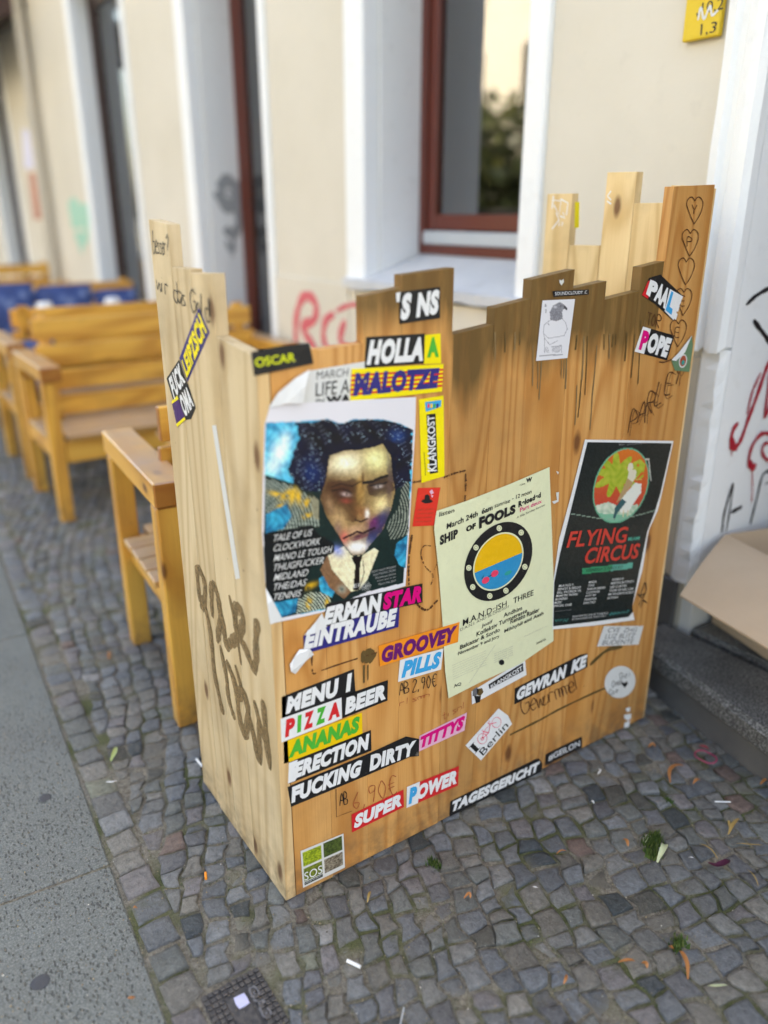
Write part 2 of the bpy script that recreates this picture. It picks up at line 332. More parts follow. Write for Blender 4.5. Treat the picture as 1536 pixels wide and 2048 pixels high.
def boxes(name, lst, mt, parent=None, bev=0.0, org=None):
    """lst of 6-tuples or 8-vertex lists joined as one mesh"""
    bm = bmesh.new()
    for b in lst:
        vs = [bm.verts.new(p) for p in (boxv(*b) if len(b) == 6 else b)]
        for f in BOXF: bm.faces.new([vs[i] for i in f])
    if bev: bmesh.ops.bevel(bm, geom=bm.edges[:], offset=bev, segments=1, affect='EDGES')
    bmesh.ops.recalc_face_normals(bm, faces=bm.faces[:])
    V = [tuple(v.co) for v in bm.verts]; bm.verts.index_update(); Fc = [[v.index for v in f.verts] for f in bm.faces]; bm.free()
    return mk(name, V, Fc, mt, parent, org=org)

# ---- lettering -------------------------------------------------
_TC = {}
def text_mesh(s, bold=0.0, shear=0.0, sp=1.0):
    k = (s, bold, shear, sp)
    if k in _TC: return _TC[k]
    cu = bpy.data.curves.new('t', 'FONT'); cu.body = s; cu.offset = bold; cu.shear = shear; cu.space_character = sp; cu.resolution_u = 3; cu.fill_mode = 'FRONT'
    ob = bpy.data.objects.new('t', cu); COL.objects.link(ob)
    dg = bpy.context.evaluated_depsgraph_get(); dg.update(); me = ob.evaluated_get(dg).to_mesh()
    V = np.array([v.co[:2] for v in me.vertices], float); Fc = [tuple(p.vertices) for p in me.polygons]
    ob.evaluated_get(dg).to_mesh_clear(); bpy.data.objects.remove(ob); bpy.data.curves.remove(cu)
    V -= V.min(0); V /= np.maximum(V.max(0), 1e-6); _TC[k] = (V, Fc); return V, Fc
def bil(q, u, v):
    """q = TL,TR,BR,BL points; u right, v up"""
    tl, tr, br, bl = [np.asarray(p, float) for p in q]
    u = np.asarray(u)[:, None]; v = np.asarray(v)[:, None]
    return (bl * (1 - u) + br * u) * (1 - v) + (tl * (1 - u) + tr * u) * v
class Mesh:
    def __init__(s): s.v = []; s.f = []; s.m = []; s.mats = []
    def add(s, V, Fc, mt):
        if mt not in s.mats: s.mats.append(mt)
        o = len(s.v); s.v += [tuple(x) for x in V]; s.f += [tuple(i + o for i in f) for f in Fc]; s.m += [s.mats.index(mt)] * len(Fc); return s
    def build(s, name, parent=None, **k): return mk(name, s.v, s.f, s.mats, parent, midx=s.m, **k)
def q3(pl, q, off): return [pl.at(x, y, off) for x, y in q]
def put_text(M, pl, q, s, mt, off, bold=.035, shear=0.0, sp=1.0):
    if bold >= .03: bold += .022; sp = 1.1
    V, Fc = text_mesh(s, bold, shear, sp); B = bil(q3(pl, q, off), V[:, 0], V[:, 1]); nv = []; nf = []
    for i, f in enumerate(Fc):      # each facet a hair proud of the last, so overlapping strokes never share a plane
        d = np.zeros(3); d[pl.ax] = pl.sgn * (i % 120) * 1.5e-6; nf.append(tuple(range(len(nv), len(nv) + len(f)))); nv += [B[j] + d for j in f]
    M.add(nv, nf, mt)
def put_poly(M, pl, pts, mt, off):
    M.add([pl.at(x, y, off) for x, y in pts], [tuple(range(len(pts)))], mt)
def inset(q, l=.04, t=.10, r=.04, b=.10):
    q = [np.asarray(p, float) for p in q]; f = lambda u, v: tuple((q[3] * (1 - u) + q[2] * u) * (1 - v) + (q[0] * (1 - u) + q[1] * u) * v)
    return [f(l, 1 - t), f(1 - r, 1 - t), f(1 - r, b), f(l, b)]
def smooth_pts(p, n=5):
    p = [np.asarray(x, float) for x in p]
    if len(p) < 3: return p
    out = []
    for i in range(len(p) - 1):
        a, b, c, d = p[max(i - 1, 0)], p[i], p[i + 1], p[min(i + 2, len(p) - 1)]
        for j in range(n):
            t = j / n; out.append(.5 * ((2 * b) + (c - a) * t + (2 * a - 5 * b + 4 * c - d) * t * t + (3 * b - a - 3 * c + d) * t ** 3))
    return out + [p[-1]]
RC = [0]
def ribbon(M, pl, pts, w, mt, off=.0008, sm=True, taper=False):
    RC[0] = (RC[0] + 1) % 40; off += RC[0] * 6e-6; rw = random.uniform(0, 6)
    """a stroke of pen, brush or spray on a plane; w in metres"""
    P = [pl.at(x, y, off) for x, y in (smooth_pts(pts) if sm else pts)]
    n = np.zeros(3); n[pl.ax] = pl.sgn; V = []; m_ = len(P)
    for i in range(m_):
        t = P[min(i + 1, m_ - 1)] - P[max(i - 1, 0)]; l = np.linalg.norm(t)
        if l < 1e-9: t = np.array([1., 0, 0])
        else: t = t / l
        s = np.cross(n, t); k = w / 2 * (1 + .16 * math.sin(i * 1.1 + rw) + .10 * math.sin(i * 2.7 + rw)); P[i] = P[i] + n * (i * 1.2e-6)
        if w > .006: k *= (.45, .85, 1)[min(2, i, m_ - 1 - i)]
        V += [P[i] - s * k, P[i] + s * k]
    M.add(V, [(2 * i, 2 * i + 1, 2 * i + 3, 2 * i + 2) for i in range(m_ - 1)], mt)
# one-stroke alphabet for handwriting (x right, y up, unit cell)
HW = {'A': [[(0, 0), (.4, 1), (.8, 0)], [(.15, .4), (.65, .4)]], 'B': [[(0, 0), (0, 1), (.5, .9), (.5, .6), (0, .5), (.6, .4), (.6, .1), (0, 0)]], 'C': [[(.7, .85), (.3, 1), (0, .5), (.3, 0), (.7, .15)]],
      'D': [[(0, 0), (0, 1), (.6, .8), (.6, .2), (0, 0)]], 'E': [[(.6, 1), (0, 1), (0, 0), (.6, 0)], [(0, .5), (.5, .5)]], 'G': [[(.7, .85), (.3, 1), (0, .5), (.3, 0), (.7, .15), (.7, .5), (.4, .5)]],
      'K': [[(0, 0), (0, 1)], [(.6, 1), (0, .45), (.6, 0)]], 'L': [[(0, 1), (0, 0), (.6, 0)]], 'M': [[(0, 0), (.1, 1), (.4, .3), (.7, 1), (.8, 0)]], 'N': [[(0, 0), (0, 1), (.6, 0), (.6, 1)]],
      'O': [[(.3, 1), (0, .5), (.3, 0), (.6, .5), (.3, 1)]], 'P': [[(0, 0), (0, 1), (.6, .9), (.6, .6), (0, .5)]], 'R': [[(0, 0), (0, 1), (.6, .9), (.6, .6), (0, .5), (.6, 0)]], 'S': [[(.6, .9), (.2, 1), (0, .75), (.6, .3), (.3, 0), (0, .1)]],
      'T': [[(0, 1), (.7, 1)], [(.35, 1), (.35, 0)]], 'U': [[(0, 1), (0, .2), (.3, 0), (.6, .2), (.6, 1)]], 'V': [[(0, 1), (.35, 0), (.7, 1)]], 'W': [[(0, 1), (.2, 0), (.45, .6), (.7, 0), (.9, 1)]], 'Y': [[(0, 1), (.35, .5), (.7, 1)], [(.35, .5), (.35, 0)]],
      'I': [[(.2, 1), (.2, 0)]], 'Z': [[(0, 1), (.6, 1), (0, 0), (.6, 0)]],
      'a': [[(.5, .5), (.1, .55), (0, .2), (.3, 0), (.5, .4), (.5, 0)]], 'b': [[(0, 1), (0, 0), (.45, .1), (.45, .45), (0, .5)]], 'd': [[(.5, 1), (.5, 0), (.05, .1), (.1, .5), (.5, .5)]], 'e': [[(0, .3), (.5, .35), (.3, .6), (0, .3), (.2, 0), (.5, .1)]],
      'g': [[(.5, .5), (.1, .55), (0, .2), (.3, 0), (.5, .4), (.45, -.35), (.1, -.3)]], 'i': [[(.1, .5), (.1, 0)], [(.1, .75), (.12, .8)]], 'l': [[(.1, 1), (.1, 0)]], 'm': [[(0, 0), (0, .5), (.3, .45), (.3, 0), (.3, .45), (.6, .45), (.6, 0)]],
      'n': [[(0, 0), (0, .5), (.45, .45), (.45, 0)]], 'o': [[(.25, .55), (0, .25), (.25, 0), (.5, .25), (.25, .55)]], 'p': [[(0, -.35), (0, .5), (.45, .45), (.4, .05), (0, 0)]], 'r': [[(0, 0), (0, .5), (.35, .5)]], 's': [[(.4, .5), (.05, .45), (.4, .1), (0, 0)]],
      't': [[(.2, .9), (.2, 0), (.4, .05)], [(0, .55), (.45, .55)]], 'u': [[(0, .5), (.05, 0), (.45, .1), (.45, .5)]], 'w': [[(0, .5), (.15, 0), (.35, .4), (.5, 0), (.7, .5)]], 'h': [[(0, 1), (0, 0), (0, .45), (.4, .5), (.4, 0)]],
      '0': [[(.3, 1), (0, .5), (.3, 0), (.6, .5), (.3, 1)]], '1': [[(.1, .8), (.3, 1), (.3, 0)]], '2': [[(0, .8), (.3, 1), (.55, .75), (0, 0), (.6, 0)]], '3': [[(0, .9), (.5, .9), (.2, .55), (.55, .3), (.2, 0), (0, .1)]], '6': [[(.5, 1), (.05, .4), (.3, 0), (.55, .3), (.1, .45)]], '9': [[(.5, .6), (.1, .6), (.1, .95), (.5, .9), (.5, .5), (.3, 0)]],
      ',': [[(.1, .1), (.0, -.15)]], '.': [[(.1, 0), (.15, .05)]], '!': [[(.1, 1), (.1, .3)], [(.1, .05), (.12, 0)]], '?': [[(0, .8), (.3, 1), (.5, .7), (.2, .4), (.2, .25)], [(.2, .02), (.22, 0)]], '€': [[(.7, .85), (.35, .95), (.1, .5), (.35, 0), (.7, .1)], [(-.05, .6), (.5, .6)], [(-.05, .4), (.5, .4)]], '#': [[(.2, 0), (.3, 1)], [(.5, 0), (.6, 1)], [(0, .35), (.75, .35)], [(0, .65), (.75, .65)]], '-': [[(0, .4), (.5, .4)]], "'": [[(.1, 1), (.1, .8)]], ' ': [], ':': [[(.1, .1), (.12, .12)], [(.1, .5), (.12, .52)]]}
def write(M, pl, base, s, mt, w, off=.0008, jit=.03):
    """base = TL,TR,BR,BL in picture coordinates of the writing's box"""
    x = 0; strokes = []
    for ch in s:
        for st in HW.get(ch, []): strokes.append([(x + a + random.uniform(-jit, jit), b + random.uniform(-jit, jit)) for a, b in st])
        x += .82 if ch.isupper() or ch in '0123456789€#' else .55
        if ch == ' ': x -= .05
    for st in strokes:
        uv = np.array(st); q = bil([(p[0], p[1], 0) for p in base], uv[:, 0] / max(x, .1), uv[:, 1]); ribbon(M, pl, [(a[0], a[1]) for a in q], w, mt, off)
# ---- printed sheets: fine grid, ink colour per vertex --------------------------
class Patch:
    """four picture polylines (top L-R, right T-B, bottom L-R, left T-B) spanning a sheet on a plane"""
    def __init__(s, pl, top, right, bottom, left, disp=None): s.pl = pl; s.e = [np.array(k, float) for k in (top, right, bottom, left)]; s.disp = disp
    @staticmethod
    def along(e, t):
        d = np.r_[0, np.cumsum(np.hypot(*np.diff(e, axis=0).T))]; d /= d[-1]; return np.c_[np.interp(t, d, e[:, 0]), np.interp(t, d, e[:, 1])]
    def px(s, u, v):   # v down
        u = np.atleast_1d(u).astype(float); v = np.atleast_1d(v).astype(float); T, Rr, B, Lf = s.e; U = u[:, None]; V = v[:, None]
        a = s.along(T, u) * (1 - V) + s.along(B, u) * V + s.along(Lf, v) * (1 - U) + s.along(Rr, v) * U
        return a - (T[0] * (1 - U) * (1 - V) + T[-1] * U * (1 - V) + B[0] * (1 - U) * V + B[-1] * U * V)
    def pts(s, u, v, off):
        p = s.px(u, v); d = s.disp(np.atleast_1d(u), np.atleast_1d(v)) if s.disp else np.zeros(len(p))
        return np.array([s.pl.at(a[0], a[1], off + float(k)) for a, k in zip(p, d)])
    def grid(s, nx, ny, off):
        u, v = np.meshgrid(np.linspace(0, 1, nx + 1), np.linspace(0, 1, ny + 1)); u = u.ravel(); v = v.ravel()
        Fc = [(j * (nx + 1) + i, (j + 1) * (nx + 1) + i, (j + 1) * (nx + 1) + i + 1, j * (nx + 1) + i + 1) for j in range(ny) for i in range(nx)]
        return s.pts(u, v, off), Fc, s.px(u, v), u, v
    def sheet(s, name, nx, ny, off, mt, parent): V, Fc, _, _, _ = s.grid(nx, ny, off); return mk(name, V, Fc, mt, parent, smooth=True)
    def text(s, M, box, st, mt, off, bold=.02, shear=0.0, sp=1.0):
        u0, v0, u1, v1 = box; V, Fc = text_mesh(st, bold, shear, sp)
        M.add(s.pts(u0 + (u1 - u0) * V[:, 0], v1 + (v0 - v1) * V[:, 1], off), Fc, mt)
def inpoly(X, Y, poly):
    r = np.zeros(X.shape, bool); n = len(poly)
    for i in range(n):
        x0, y0 = poly[i]; x1, y1 = poly[(i + 1) % n]
        if y0 == y1: continue
        c = ((y0 > Y) != (y1 > Y)) & (X < (x1 - x0) * (Y - y0) / (y1 - y0) + x0); r ^= c
    return r
class Canvas:
    def __init__(s, X, Y, base): s.X, s.Y = X, Y; s.c = np.tile(np.array(base, float), (len(X), 1))
    def poly(s, p, col, a=1.0): k = inpoly(s.X, s.Y, p); s.c[k] = s.c[k] * (1 - a) + np.array(col) * a; return k
    def blob(s, x, y, rx, ry, col, a=1.0, rot=0.0, mask=None, hard=False):
        c_, s_ = math.cos(rot), math.sin(rot); dx, dy = s.X - x, s.Y - y; d = ((dx * c_ + dy * s_) / rx) ** 2 + ((-dx * s_ + dy * c_) / ry) ** 2
        w = (d < 1).astype(float) * a if hard else np.exp(-d * 1.2) * a
        if mask is not None: w = w * mask
        s.c = s.c * (1 - w[:, None]) + np.array(col) * w[:, None]
    def line(s, p, wd, col, a=1.0):
        for (x0, y0), (x1, y1) in zip(p[:-1], p[1:]):
            l2 = (x1 - x0) ** 2 + (y1 - y0) ** 2 + 1e-9; t = np.clip(((s.X - x0) * (x1 - x0) + (s.Y - y0) * (y1 - y0)) / l2, 0, 1)
            k = np.hypot(s.X - x0 - t * (x1 - x0), s.Y - y0 - t * (y1 - y0)) < wd; s.c[k] = s.c[k] * (1 - a) + np.array(col) * a

# ================================================================= THE SETTING
WY = 2.0                                   # street face of the cafe wall
gnd = mk('ground', [(-200, -200, -.06), (200, -200, -.06), (200, 200, -.06), (-200, 200, -.06)], [(0, 1, 2, 3)], SLAB); tag(gnd, kind='structure')
def slabY(x): return .250 + (x + 1.042) * (-.0603)      # street-side edge of the cobbles
XL = -22.0
bed = mk('pavement', boxv(XL, 2.2, slabY(-1) - 3.6, WY + .6, -.055, -.0036), BOXF, JOINT); tag(bed, kind='structure')
# granite slabs of the walking lane
sx = -1.475; xs = [2.2, 1.55, .1, sx]; x = sx
while x > XL: x -= random.uniform(1.05, 1.5); xs.append(x)
for a, b_ in zip(xs[:-1], xs[1:]):
    sk = .02
    y1a, y1b = slabY(a) - .004, slabY(b_) - .004; y0 = -.80
    vv = [(b_ + .004 - .10, y0, -.05), (a - .004 - .10, y0, -.05), (a - .004, y1a, -.05), (b_ + .004, y1b, -.05)]
    vv = vv + [(p[0], p[1], .001 + random.uniform(-.001, .001)) for p in vv]
    boxes('granite_slab', [vv], SLAB, bed, bev=.004)
# far lane of cobbles, kerb and road
kerb = boxes('kerb', [(XL + i * 1.2, XL + i * 1.2 + 1.195, -2.6, -2.45, -.05, .0) for i in range(20)], STEP, None, .004); tag(kerb, kind='structure')
road = mk('road', boxv(XL * 4, 60, -9.5, -2.604, -.058, -.09 + .01), [(4, 5, 6, 7)], SLAB); tag(road, kind='structure')

# cobbles ---------------------------------------------------------------
TONE_K = np.array((1.42, 1.41, 1.37))
TONES = [(.105, .115, .130), (.115, .122, .132), (.092, .102, .118), (.125, .128, .13), (.10, .108, .108), (.135, .13, .122), (.085, .088, .10), (.13, .122, .13), (.118, .112, .102)]
ODD = [(.10, .07, .062), (.035, .045, .055), (.20, .20, .205), (.055, .055, .05), (.12, .125, .10), (.032, .04, .045)]
# the metal cover takes the place of a few stones
def in_cover(x, y):
    return -1.062 < x < -.925 and .312 < y < .432
cob = []                                 # (centre, ring verts, tone)
def add_cobble(poly, gap, tone=None):
    p = np.array(poly, float); c = p.mean(0)
    if c[1] < slabY(c[0]) + .008 or c[1] > WY + .05 or in_cover(*c): return
    nrm = np.linalg.norm(p - c, axis=1, keepdims=True); q = c + (p - c) * np.maximum(.55, (nrm - gap) / nrm)
    for r_ in q:   # stones are cut to fit round the cover
        if -1.068 < r_[0] < -.919 and .306 < r_[1] < .438:
            dd = [r_[0] + 1.068, -.919 - r_[0], r_[1] - .306, .438 - r_[1]]; k_ = dd.index(min(dd))
            if k_ == 0: r_[0] = -1.068
            elif k_ == 1: r_[0] = -.919
            elif k_ == 2: r_[1] = .306
            else: r_[1] = .438
    if q[:, 1].min() < slabY(c[0]) + .002: q[:, 1] = np.maximum(q[:, 1], slabY(c[0]) + .003)
    if tone is None: tone = random.choice(ODD) if random.random() < .07 else random.choice(TONES)
    cob.append((c, q, np.array(tone) * TONE_K * random.uniform(.78, 1.2)))
# the straight edge row along the slabs
x = 1.8
while x > XL:
    w = random.uniform(.062, .085); y0 = slabY(x) + .004; y1 = y0 + random.uniform(.066, .078)
    j = lambda s=.004: random.uniform(-s, s)
    add_cobble([(x - w + j(), y0), (x - w / 2, y0), (x + j(), y0 + j(.001)), (x + j(), (y0 + y1) / 2 + j()), (x + j(), y1 + j()), (x - w / 2 + j(), y1 + j()), (x - w + j(), y1 + j()), (x - w + j(), (y0 + y1) / 2 + j())], .0035); x -= w
# the field: wobbling courses, each with stones of its own widths
def warp(u, v):
    a = math.radians(-16); X = u * math.cos(a) - v * math.sin(a); Y = u * math.sin(a) + v * math.cos(a)
    s = max(0.0, min(1.0, (-X - 1.0) / .9)); 
    return (X + .03 * math.sin(Y * 3.1 + 1) + .015 * math.sin(X * 2.3), Y + .055 * math.sin(X * 2.6 + .4) + .015 * math.sin(Y * 5))
def rowline(k, u, ph): return .005 * math.sin(u * 21 + ph[k]) + .005 * math.sin(u * 53 + 2.3 * ph[k]) + .003 * math.sin(u * 97 + 3.1 * ph[k]) 
v = -6.2; k = 0; ph = [random.uniform(0, 9) for _ in range(900)]
rows = []
while v < 4.5: rows.append(v); v += random.uniform(.042, .058)
for k in range(len(rows) - 1):
    u = -XL + 0; u = 3.0
    cut = u
    while u > XL - 1:
        w = random.uniform(.040, .068) if random.random() < .88 else random.uniform(.030, .045); a, b_ = u - w, u
        tilt0 = getattr(add_cobble, 'tl', 0); tilt1 = random.uniform(-.006, .006); add_cobble.tl = tilt1
        y0 = lambda t: rows[k] + rowline(k, t, ph); y1 = lambda t: rows[k + 1] + rowline(k + 1, t, ph)
        cmid = warp((a + b_) / 2, rows[k])
        if slabY(cmid[0]) + .045 < cmid[1] < WY + .02:
            mid = (a + b_) / 2; jj = lambda: random.uniform(-.003, .003)
            pts = [(a - tilt1, y0(a)), (mid, y0(mid) + jj()), (b_ - tilt0, y0(b_)), (b_ + jj(), (y0(b_) + y1(b_)) / 2), (b_ + tilt0, y1(b_)), (mid, y1(mid) + jj()), (a + tilt1, y1(a)), (a + jj(), (y0(a) + y1(a)) / 2)]
            wp = [warp(*p) for p in pts]; wp = [(x, max(y, slabY(x) + .078)) for x, y in wp]
            if max(y for x, y in wp) < slabY(cmid[0]) + .105: u -= w; continue
            add_cobble(wp, random.uniform(.0018, .0055))
        u -= w
def cobble_geo(c, q, tone, coarse=False):
    n = len(q); z = random.gauss(.001, .0024); tx, ty = random.gauss(0, .05), random.gauss(0, .05)
    V = []; d = q - c; L0 = len(d)
    # round the corners a little
    qs = q * .92 + (np.roll(q, 1, 0) + np.roll(q, -1, 0)) * .04
    for s, h, jt in ((1.0, -.035, 0), (1.0, -.0042, .0010), (.955, -.0008, .0012), (.72, .0004, .0012)):
        for i in range(n):
            p = c + (qs[i] - c) * s; V.append((p[0] + random.uniform(-jt, jt), p[1] + random.uniform(-jt, jt), z + h + (p[0] - c[0]) * tx + (p[1] - c[1]) * ty + random.uniform(-jt, jt) * .8))
    V.append((c[0], c[1], z + .0006)); Fc = []
    for r in range(3):
        for i in range(n): Fc.append((r * n + i, r * n + (i + 1) % n, (r + 1) * n + (i + 1) % n, (r + 1) * n + i))
    for i in range(n): Fc.append((3 * n + i, 3 * n + (i + 1) % n, 4 * n))
    return V, Fc, np.tile(np.array(tone), (len(V), 1))
def project(p):
    v_ = np.asarray(p, float) - CP; z = v_ @ FW; return CX + FPX * (v_ @ RT) / z, CY - FPX * (v_ @ UP) / z, z
def shown(c):
    px, py, z = project((c[0], c[1], 0))
    if z < .2 or not (-20 < px < 1556 and -20 < py < 2070): return False
    if inpoly(np.array([px]), np.array([py]), [(583, 1800), (430, 1570), (303, 440), (1430, 370), (1285, 1445)])[0]: return False
    return True
for t in cob: pass
vis = [(project((c[0], c[1], 0))[2], i) for i, (c, q, t) in enumerate(cob) if shown(c)]
near = set(i for _, i in sorted(vis)[:300])
rest = Mesh(); rt = []
RV, RF = [], []
for i, (c, q, t) in enumerate(cob):
    area = abs(np.sum(q[:, 0] * np.roll(q[:, 1], -1) - q[:, 1] * np.roll(q[:, 0], -1))) / 2
    if area < .0006: continue
    if np.sum(q[:, 0] * np.roll(q[:, 1], -1) - q[:, 1] * np.roll(q[:, 0], -1)) < 0: q = q[::-1]
    if i in near:
        V, Fc, T = cobble_geo(c, q, t); mk('cobblestone', V, Fc, COBBLE, bed, smooth=True, attr=('tone', T))
    else:
        V, Fc, T = cobble_geo(c, q, t); o = len(RV); RV += V; RF += [tuple(a + o for a in f) for f in Fc]; rt.append(T)
o = mk('cobblestones', RV, RF, COBBLE, bed, smooth=True, attr=('tone', np.concatenate(rt))); tag(o, kind='stuff')

# ---------------------------------------------------------------- cafe building
cafe = empty('cafe_building', (-5, WY, 0), 'cream rendered cafe building with white window surrounds and dark red frames', 'building')
TOP = 13.0
OPEN = [(-3.058, -2.098, 1.06, 2.95), (-4.93, -3.985, .12, 2.95), (-7.2, -6.02, .12, 2.95), (-11.15, -10.05, .12, 2.95), (-13.4, -12.4, .12, 2.95)]
segs = []; xr = -1.30
def wallbox(x0, x1, z0, z1): segs.append((x0, x1, WY, WY + .55, z0, z1))
for (x0, x1, z0, z1) in OPEN:
    wallbox(x1, xr, 0, TOP); wallbox(x0, x1, z1, TOP)
    if z0 > .3: wallbox(x0, x1, 0, z0 - .04)
    else: wallbox(x0, x1, 0, z0)
    xr = x0
wallbox(-24, xr, 0, TOP)
wallbox(-1.30, .05, 2.9, TOP); wallbox(.05, 2.2, 0, TOP)
boxes('wall', segs, CREAM, cafe)
boxes('roof', [(-24, 2.2, WY, 12, TOP + .003, TOP + .3), (-24, 2.2, 11.7, 12, 0, TOP), (-24.3, -24.003, WY, 12, 0, TOP), (2.203, 2.5, WY, 12, 0, TOP)], OPPP, cafe)
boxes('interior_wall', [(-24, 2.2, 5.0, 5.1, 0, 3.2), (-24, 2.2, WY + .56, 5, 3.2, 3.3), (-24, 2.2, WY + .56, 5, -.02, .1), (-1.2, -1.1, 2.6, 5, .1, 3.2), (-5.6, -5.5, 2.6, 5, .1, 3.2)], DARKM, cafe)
# painted edges round the openings, lining and frames
for n_, (x0, x1, z0, z1) in enumerate(OPEN):
    tw0 = .145 if n_ == 0 else .13; tw1 = .085 if n_ == 0 else .05
    boxes('window_surround', [(x0 - tw0, x0 + .004, WY - .022, WY + .06, z0 + (0 if n_ else .0), z1 + .1), (x1 - .004, x1 + tw1, WY - .022, WY + .06, z0, z1 + .1), (x0 + .006, x1 - .006, WY - .020, WY + .06, z1 - .004, z1 + .1)], WHITEP, cafe, .006)
    boxes('reveal', [(x0 - .001, x0 + .012, WY + .062, WY + .30, z0, z1), (x1 - .012, x1 + .001, WY + .062, WY + .30, z0, z1), (x0 + .014, x1 - .014, WY + .062, WY + .30, z1 - .014, z1 + .002)], REVEALP, cafe)
    FM = FRAMEM if n_ < 2 else DFRAME; fx = 0 if n_ < 2 else .06; fy = WY + (.265 if n_ < 2 else .12); z0 = 1.172 if n_ == 0 else z0
    wnd = boxes('window', [(x0 + .013, x0 + .055, fy, fy + .07, z0 + .005, z1 - .016), (x1 - .055 - fx, x1 - .013, fy, fy + .07, z0 + .005, z1 - .016), (x0 + .057, x1 - .057 - fx, fy, fy + .07, z0 + .005, z0 + (.045 if n_ == 0 else .12)), (x0 + .057, x1 - .057 - fx, fy, fy + .07, z1 - .07, z1 - .016)], FM, cafe, .003)
    a, b_ = x0 + .059, x1 - .059 - fx; zb = z0 + (.105 if n_ == 0 else .16)
    boxes('sash', [(a, a + .055, fy + .012, fy + .06, zb, z1 - .072), (b_ - .055, b_, fy + .012, fy + .06, zb, z1 - .072), (a + .057, b_ - .057, fy + .012, fy + .06, zb, zb + .065), (a + .057, b_ - .057, fy + .012, fy + .06, z1 - .13, z1 - .072)], FM, wnd, .004)
    if n_ == 0: boxes('weather_bar', [(x0 + .057, x1 - .057, fy - .012, fy + .04, z0 + .047, zb - .003)], GREYM, wnd, .006)
    boxes('pane', [(a + .05, b_ - .05, fy + .034, fy + .040, zb + .05, z1 - .12)], GLASS, wnd)
# sloping cement sill of the near window, its front edge broken
V = []; nx = 26
for i in range(nx + 1):
    x = -3.20 + i / nx * 1.19; r = random.uniform(-.006, .006); inside = -3.05 < x < -2.11
    V += [(x, WY - .05 + r, 1.035 + random.uniform(-.006, .004)), (x, WY - .052 + r, 1.072), (x, WY - .008, 1.078), (x, WY + (.30 if inside else -.004), 1.078 + (.105 if inside else 0)), (x, WY + (.30 if inside else -.004), 1.02), (x, WY - .01, 1.03)]
Fc = []
for i in range(nx):
    for j in range(6): Fc.append((i * 6 + j, i * 6 + (j + 1) % 6, (i + 1) * 6 + (j + 1) % 6, (i + 1) * 6 + j))
Fc += [tuple(range(6)), tuple(nx * 6 + i for i in range(6))]
mk('sill', V, Fc, SILLP, cafe)
boxes('string_course', [(-3.97, -3.205, WY - .012, WY - .001, .0, 1.045), (-3.2, -1.47, WY - .011, WY - .001, .33, 1.02)], CREAM, cafe, .004)
boxes('plinth', [(-3.97, -3.205, WY - .03, WY - .013, 0, .30), (-3.2, -1.305, WY - .03, WY - .0125, 0, .30)], DARKP, cafe, .006)
# moulded door surround at the right, flat base below, tan painted strip beside it
prof = [(-1.385, .0), (-1.385, .035), (-1.355, .045), (-1.345, .030), (-1.330, .028), (-1.318, .040), (-1.300, .046), (-1.275, .046), (-1.262, .030), (-1.262, .0)]
V = []; zs = [1.0] + [1.0 + i * .1 for i in range(1, 22)]
for z in zs:
    for (x, d) in prof: V.append((x + random.uniform(-.0012, .0012), WY - d + random.uniform(-.0015, .0015) + (0 if d else .0), z + (random.uniform(-.012, .012) if z == 1.0 else 0)))
Fc = [(i * 10 + j, i * 10 + j + 1, (i + 1) * 10 + j + 1, (i + 1) * 10 + j) for i in range(len(zs) - 1) for j in range(9)] + [tuple(range(10))]
mk('door_surround', V, Fc, WHITEP, cafe)
V = []; nz = 26
for i in range(nz + 1):
    z = .30 + i / nz * .70
    for (x, d) in [(-1.335, 0), (-1.335, .022), (-1.318, .026), (-1.275 + random.uniform(-.004, .004), .030 + random.uniform(-.004, .004)), (-1.266, .012 + random.uniform(-.005, .005)), (-1.262, 0)]: V.append((x, WY - d, z + random.uniform(-.004, .004)))
Fc = [(i * 6 + j, i * 6 + j + 1, (i + 1) * 6 + j + 1, (i + 1) * 6 + j) for i in range(nz) for j in range(5)] + [tuple(nz * 6 + j for j in range(6)), tuple(range(6))]
mk('door_surround', V, Fc, WHITEP, cafe)
boxes('painted_strip', [(-1.465, -1.337, WY - .020, WY - .001, .302, .972)], TANP, cafe, .003)
# door reveal facing the camera, the door and the other side
boxes('door_reveal', [(-1.30, -1.262, WY + .002, WY + .75, .10, 2.9), (.05 - .03, .048, WY + .002, WY + .75, .10, 2.9)], WHITEP, cafe)
dr = boxes('entrance_door', [(-1.26, .018, WY + .66, WY + .70, .15, 2.6)], BROWND, cafe, .004)
boxes('panel', [(-1.16, -.72, WY + .645, WY + .658, .35, 1.1), (-.52, -.08, WY + .645, WY + .658, .35, 1.1), (-1.16, -.72, WY + .645, WY + .658, 1.3, 2.4), (-.52, -.08, WY + .645, WY + .658, 1.3, 2.4)], FRAMEM, dr, .01)
# crack over the base of the surround
PW = Plane(1, WY, -1); PWs = Plane(1, WY - .046, -1)
V = [(-8.62 + .05 * math.cos(k * .524), WY - .07 + .05 * math.sin(k * .524), z) for z in (.05, 6) for k in range(12)]
mk('downpipe', V, [(k, (k + 1) % 12, (k + 1) % 12 + 12, k + 12) for k in range(12)] + [tuple(range(12, 24))], TANP, cafe, smooth=True)
# balcony over the far end of the terrace
boxes('awning', [[(-14.5, 1.25, 2.75), (-8.6, 1.25, 2.75), (-8.6, WY - .002, 3.05), (-14.5, WY - .002, 3.05), (-14.5, 1.25, 2.95), (-8.6, 1.25, 2.95), (-8.6, WY - .002, 3.25), (-14.5, WY - .002, 3.25)]], BROWND, cafe, .01)
bal = boxes('balcony', [(-15.5, -8.2, 1.0, WY, 3.45, 3.6), (-15.5, -8.2, 1.0, 1.05, 3.61, 4.4)], OPPP, cafe, .01)
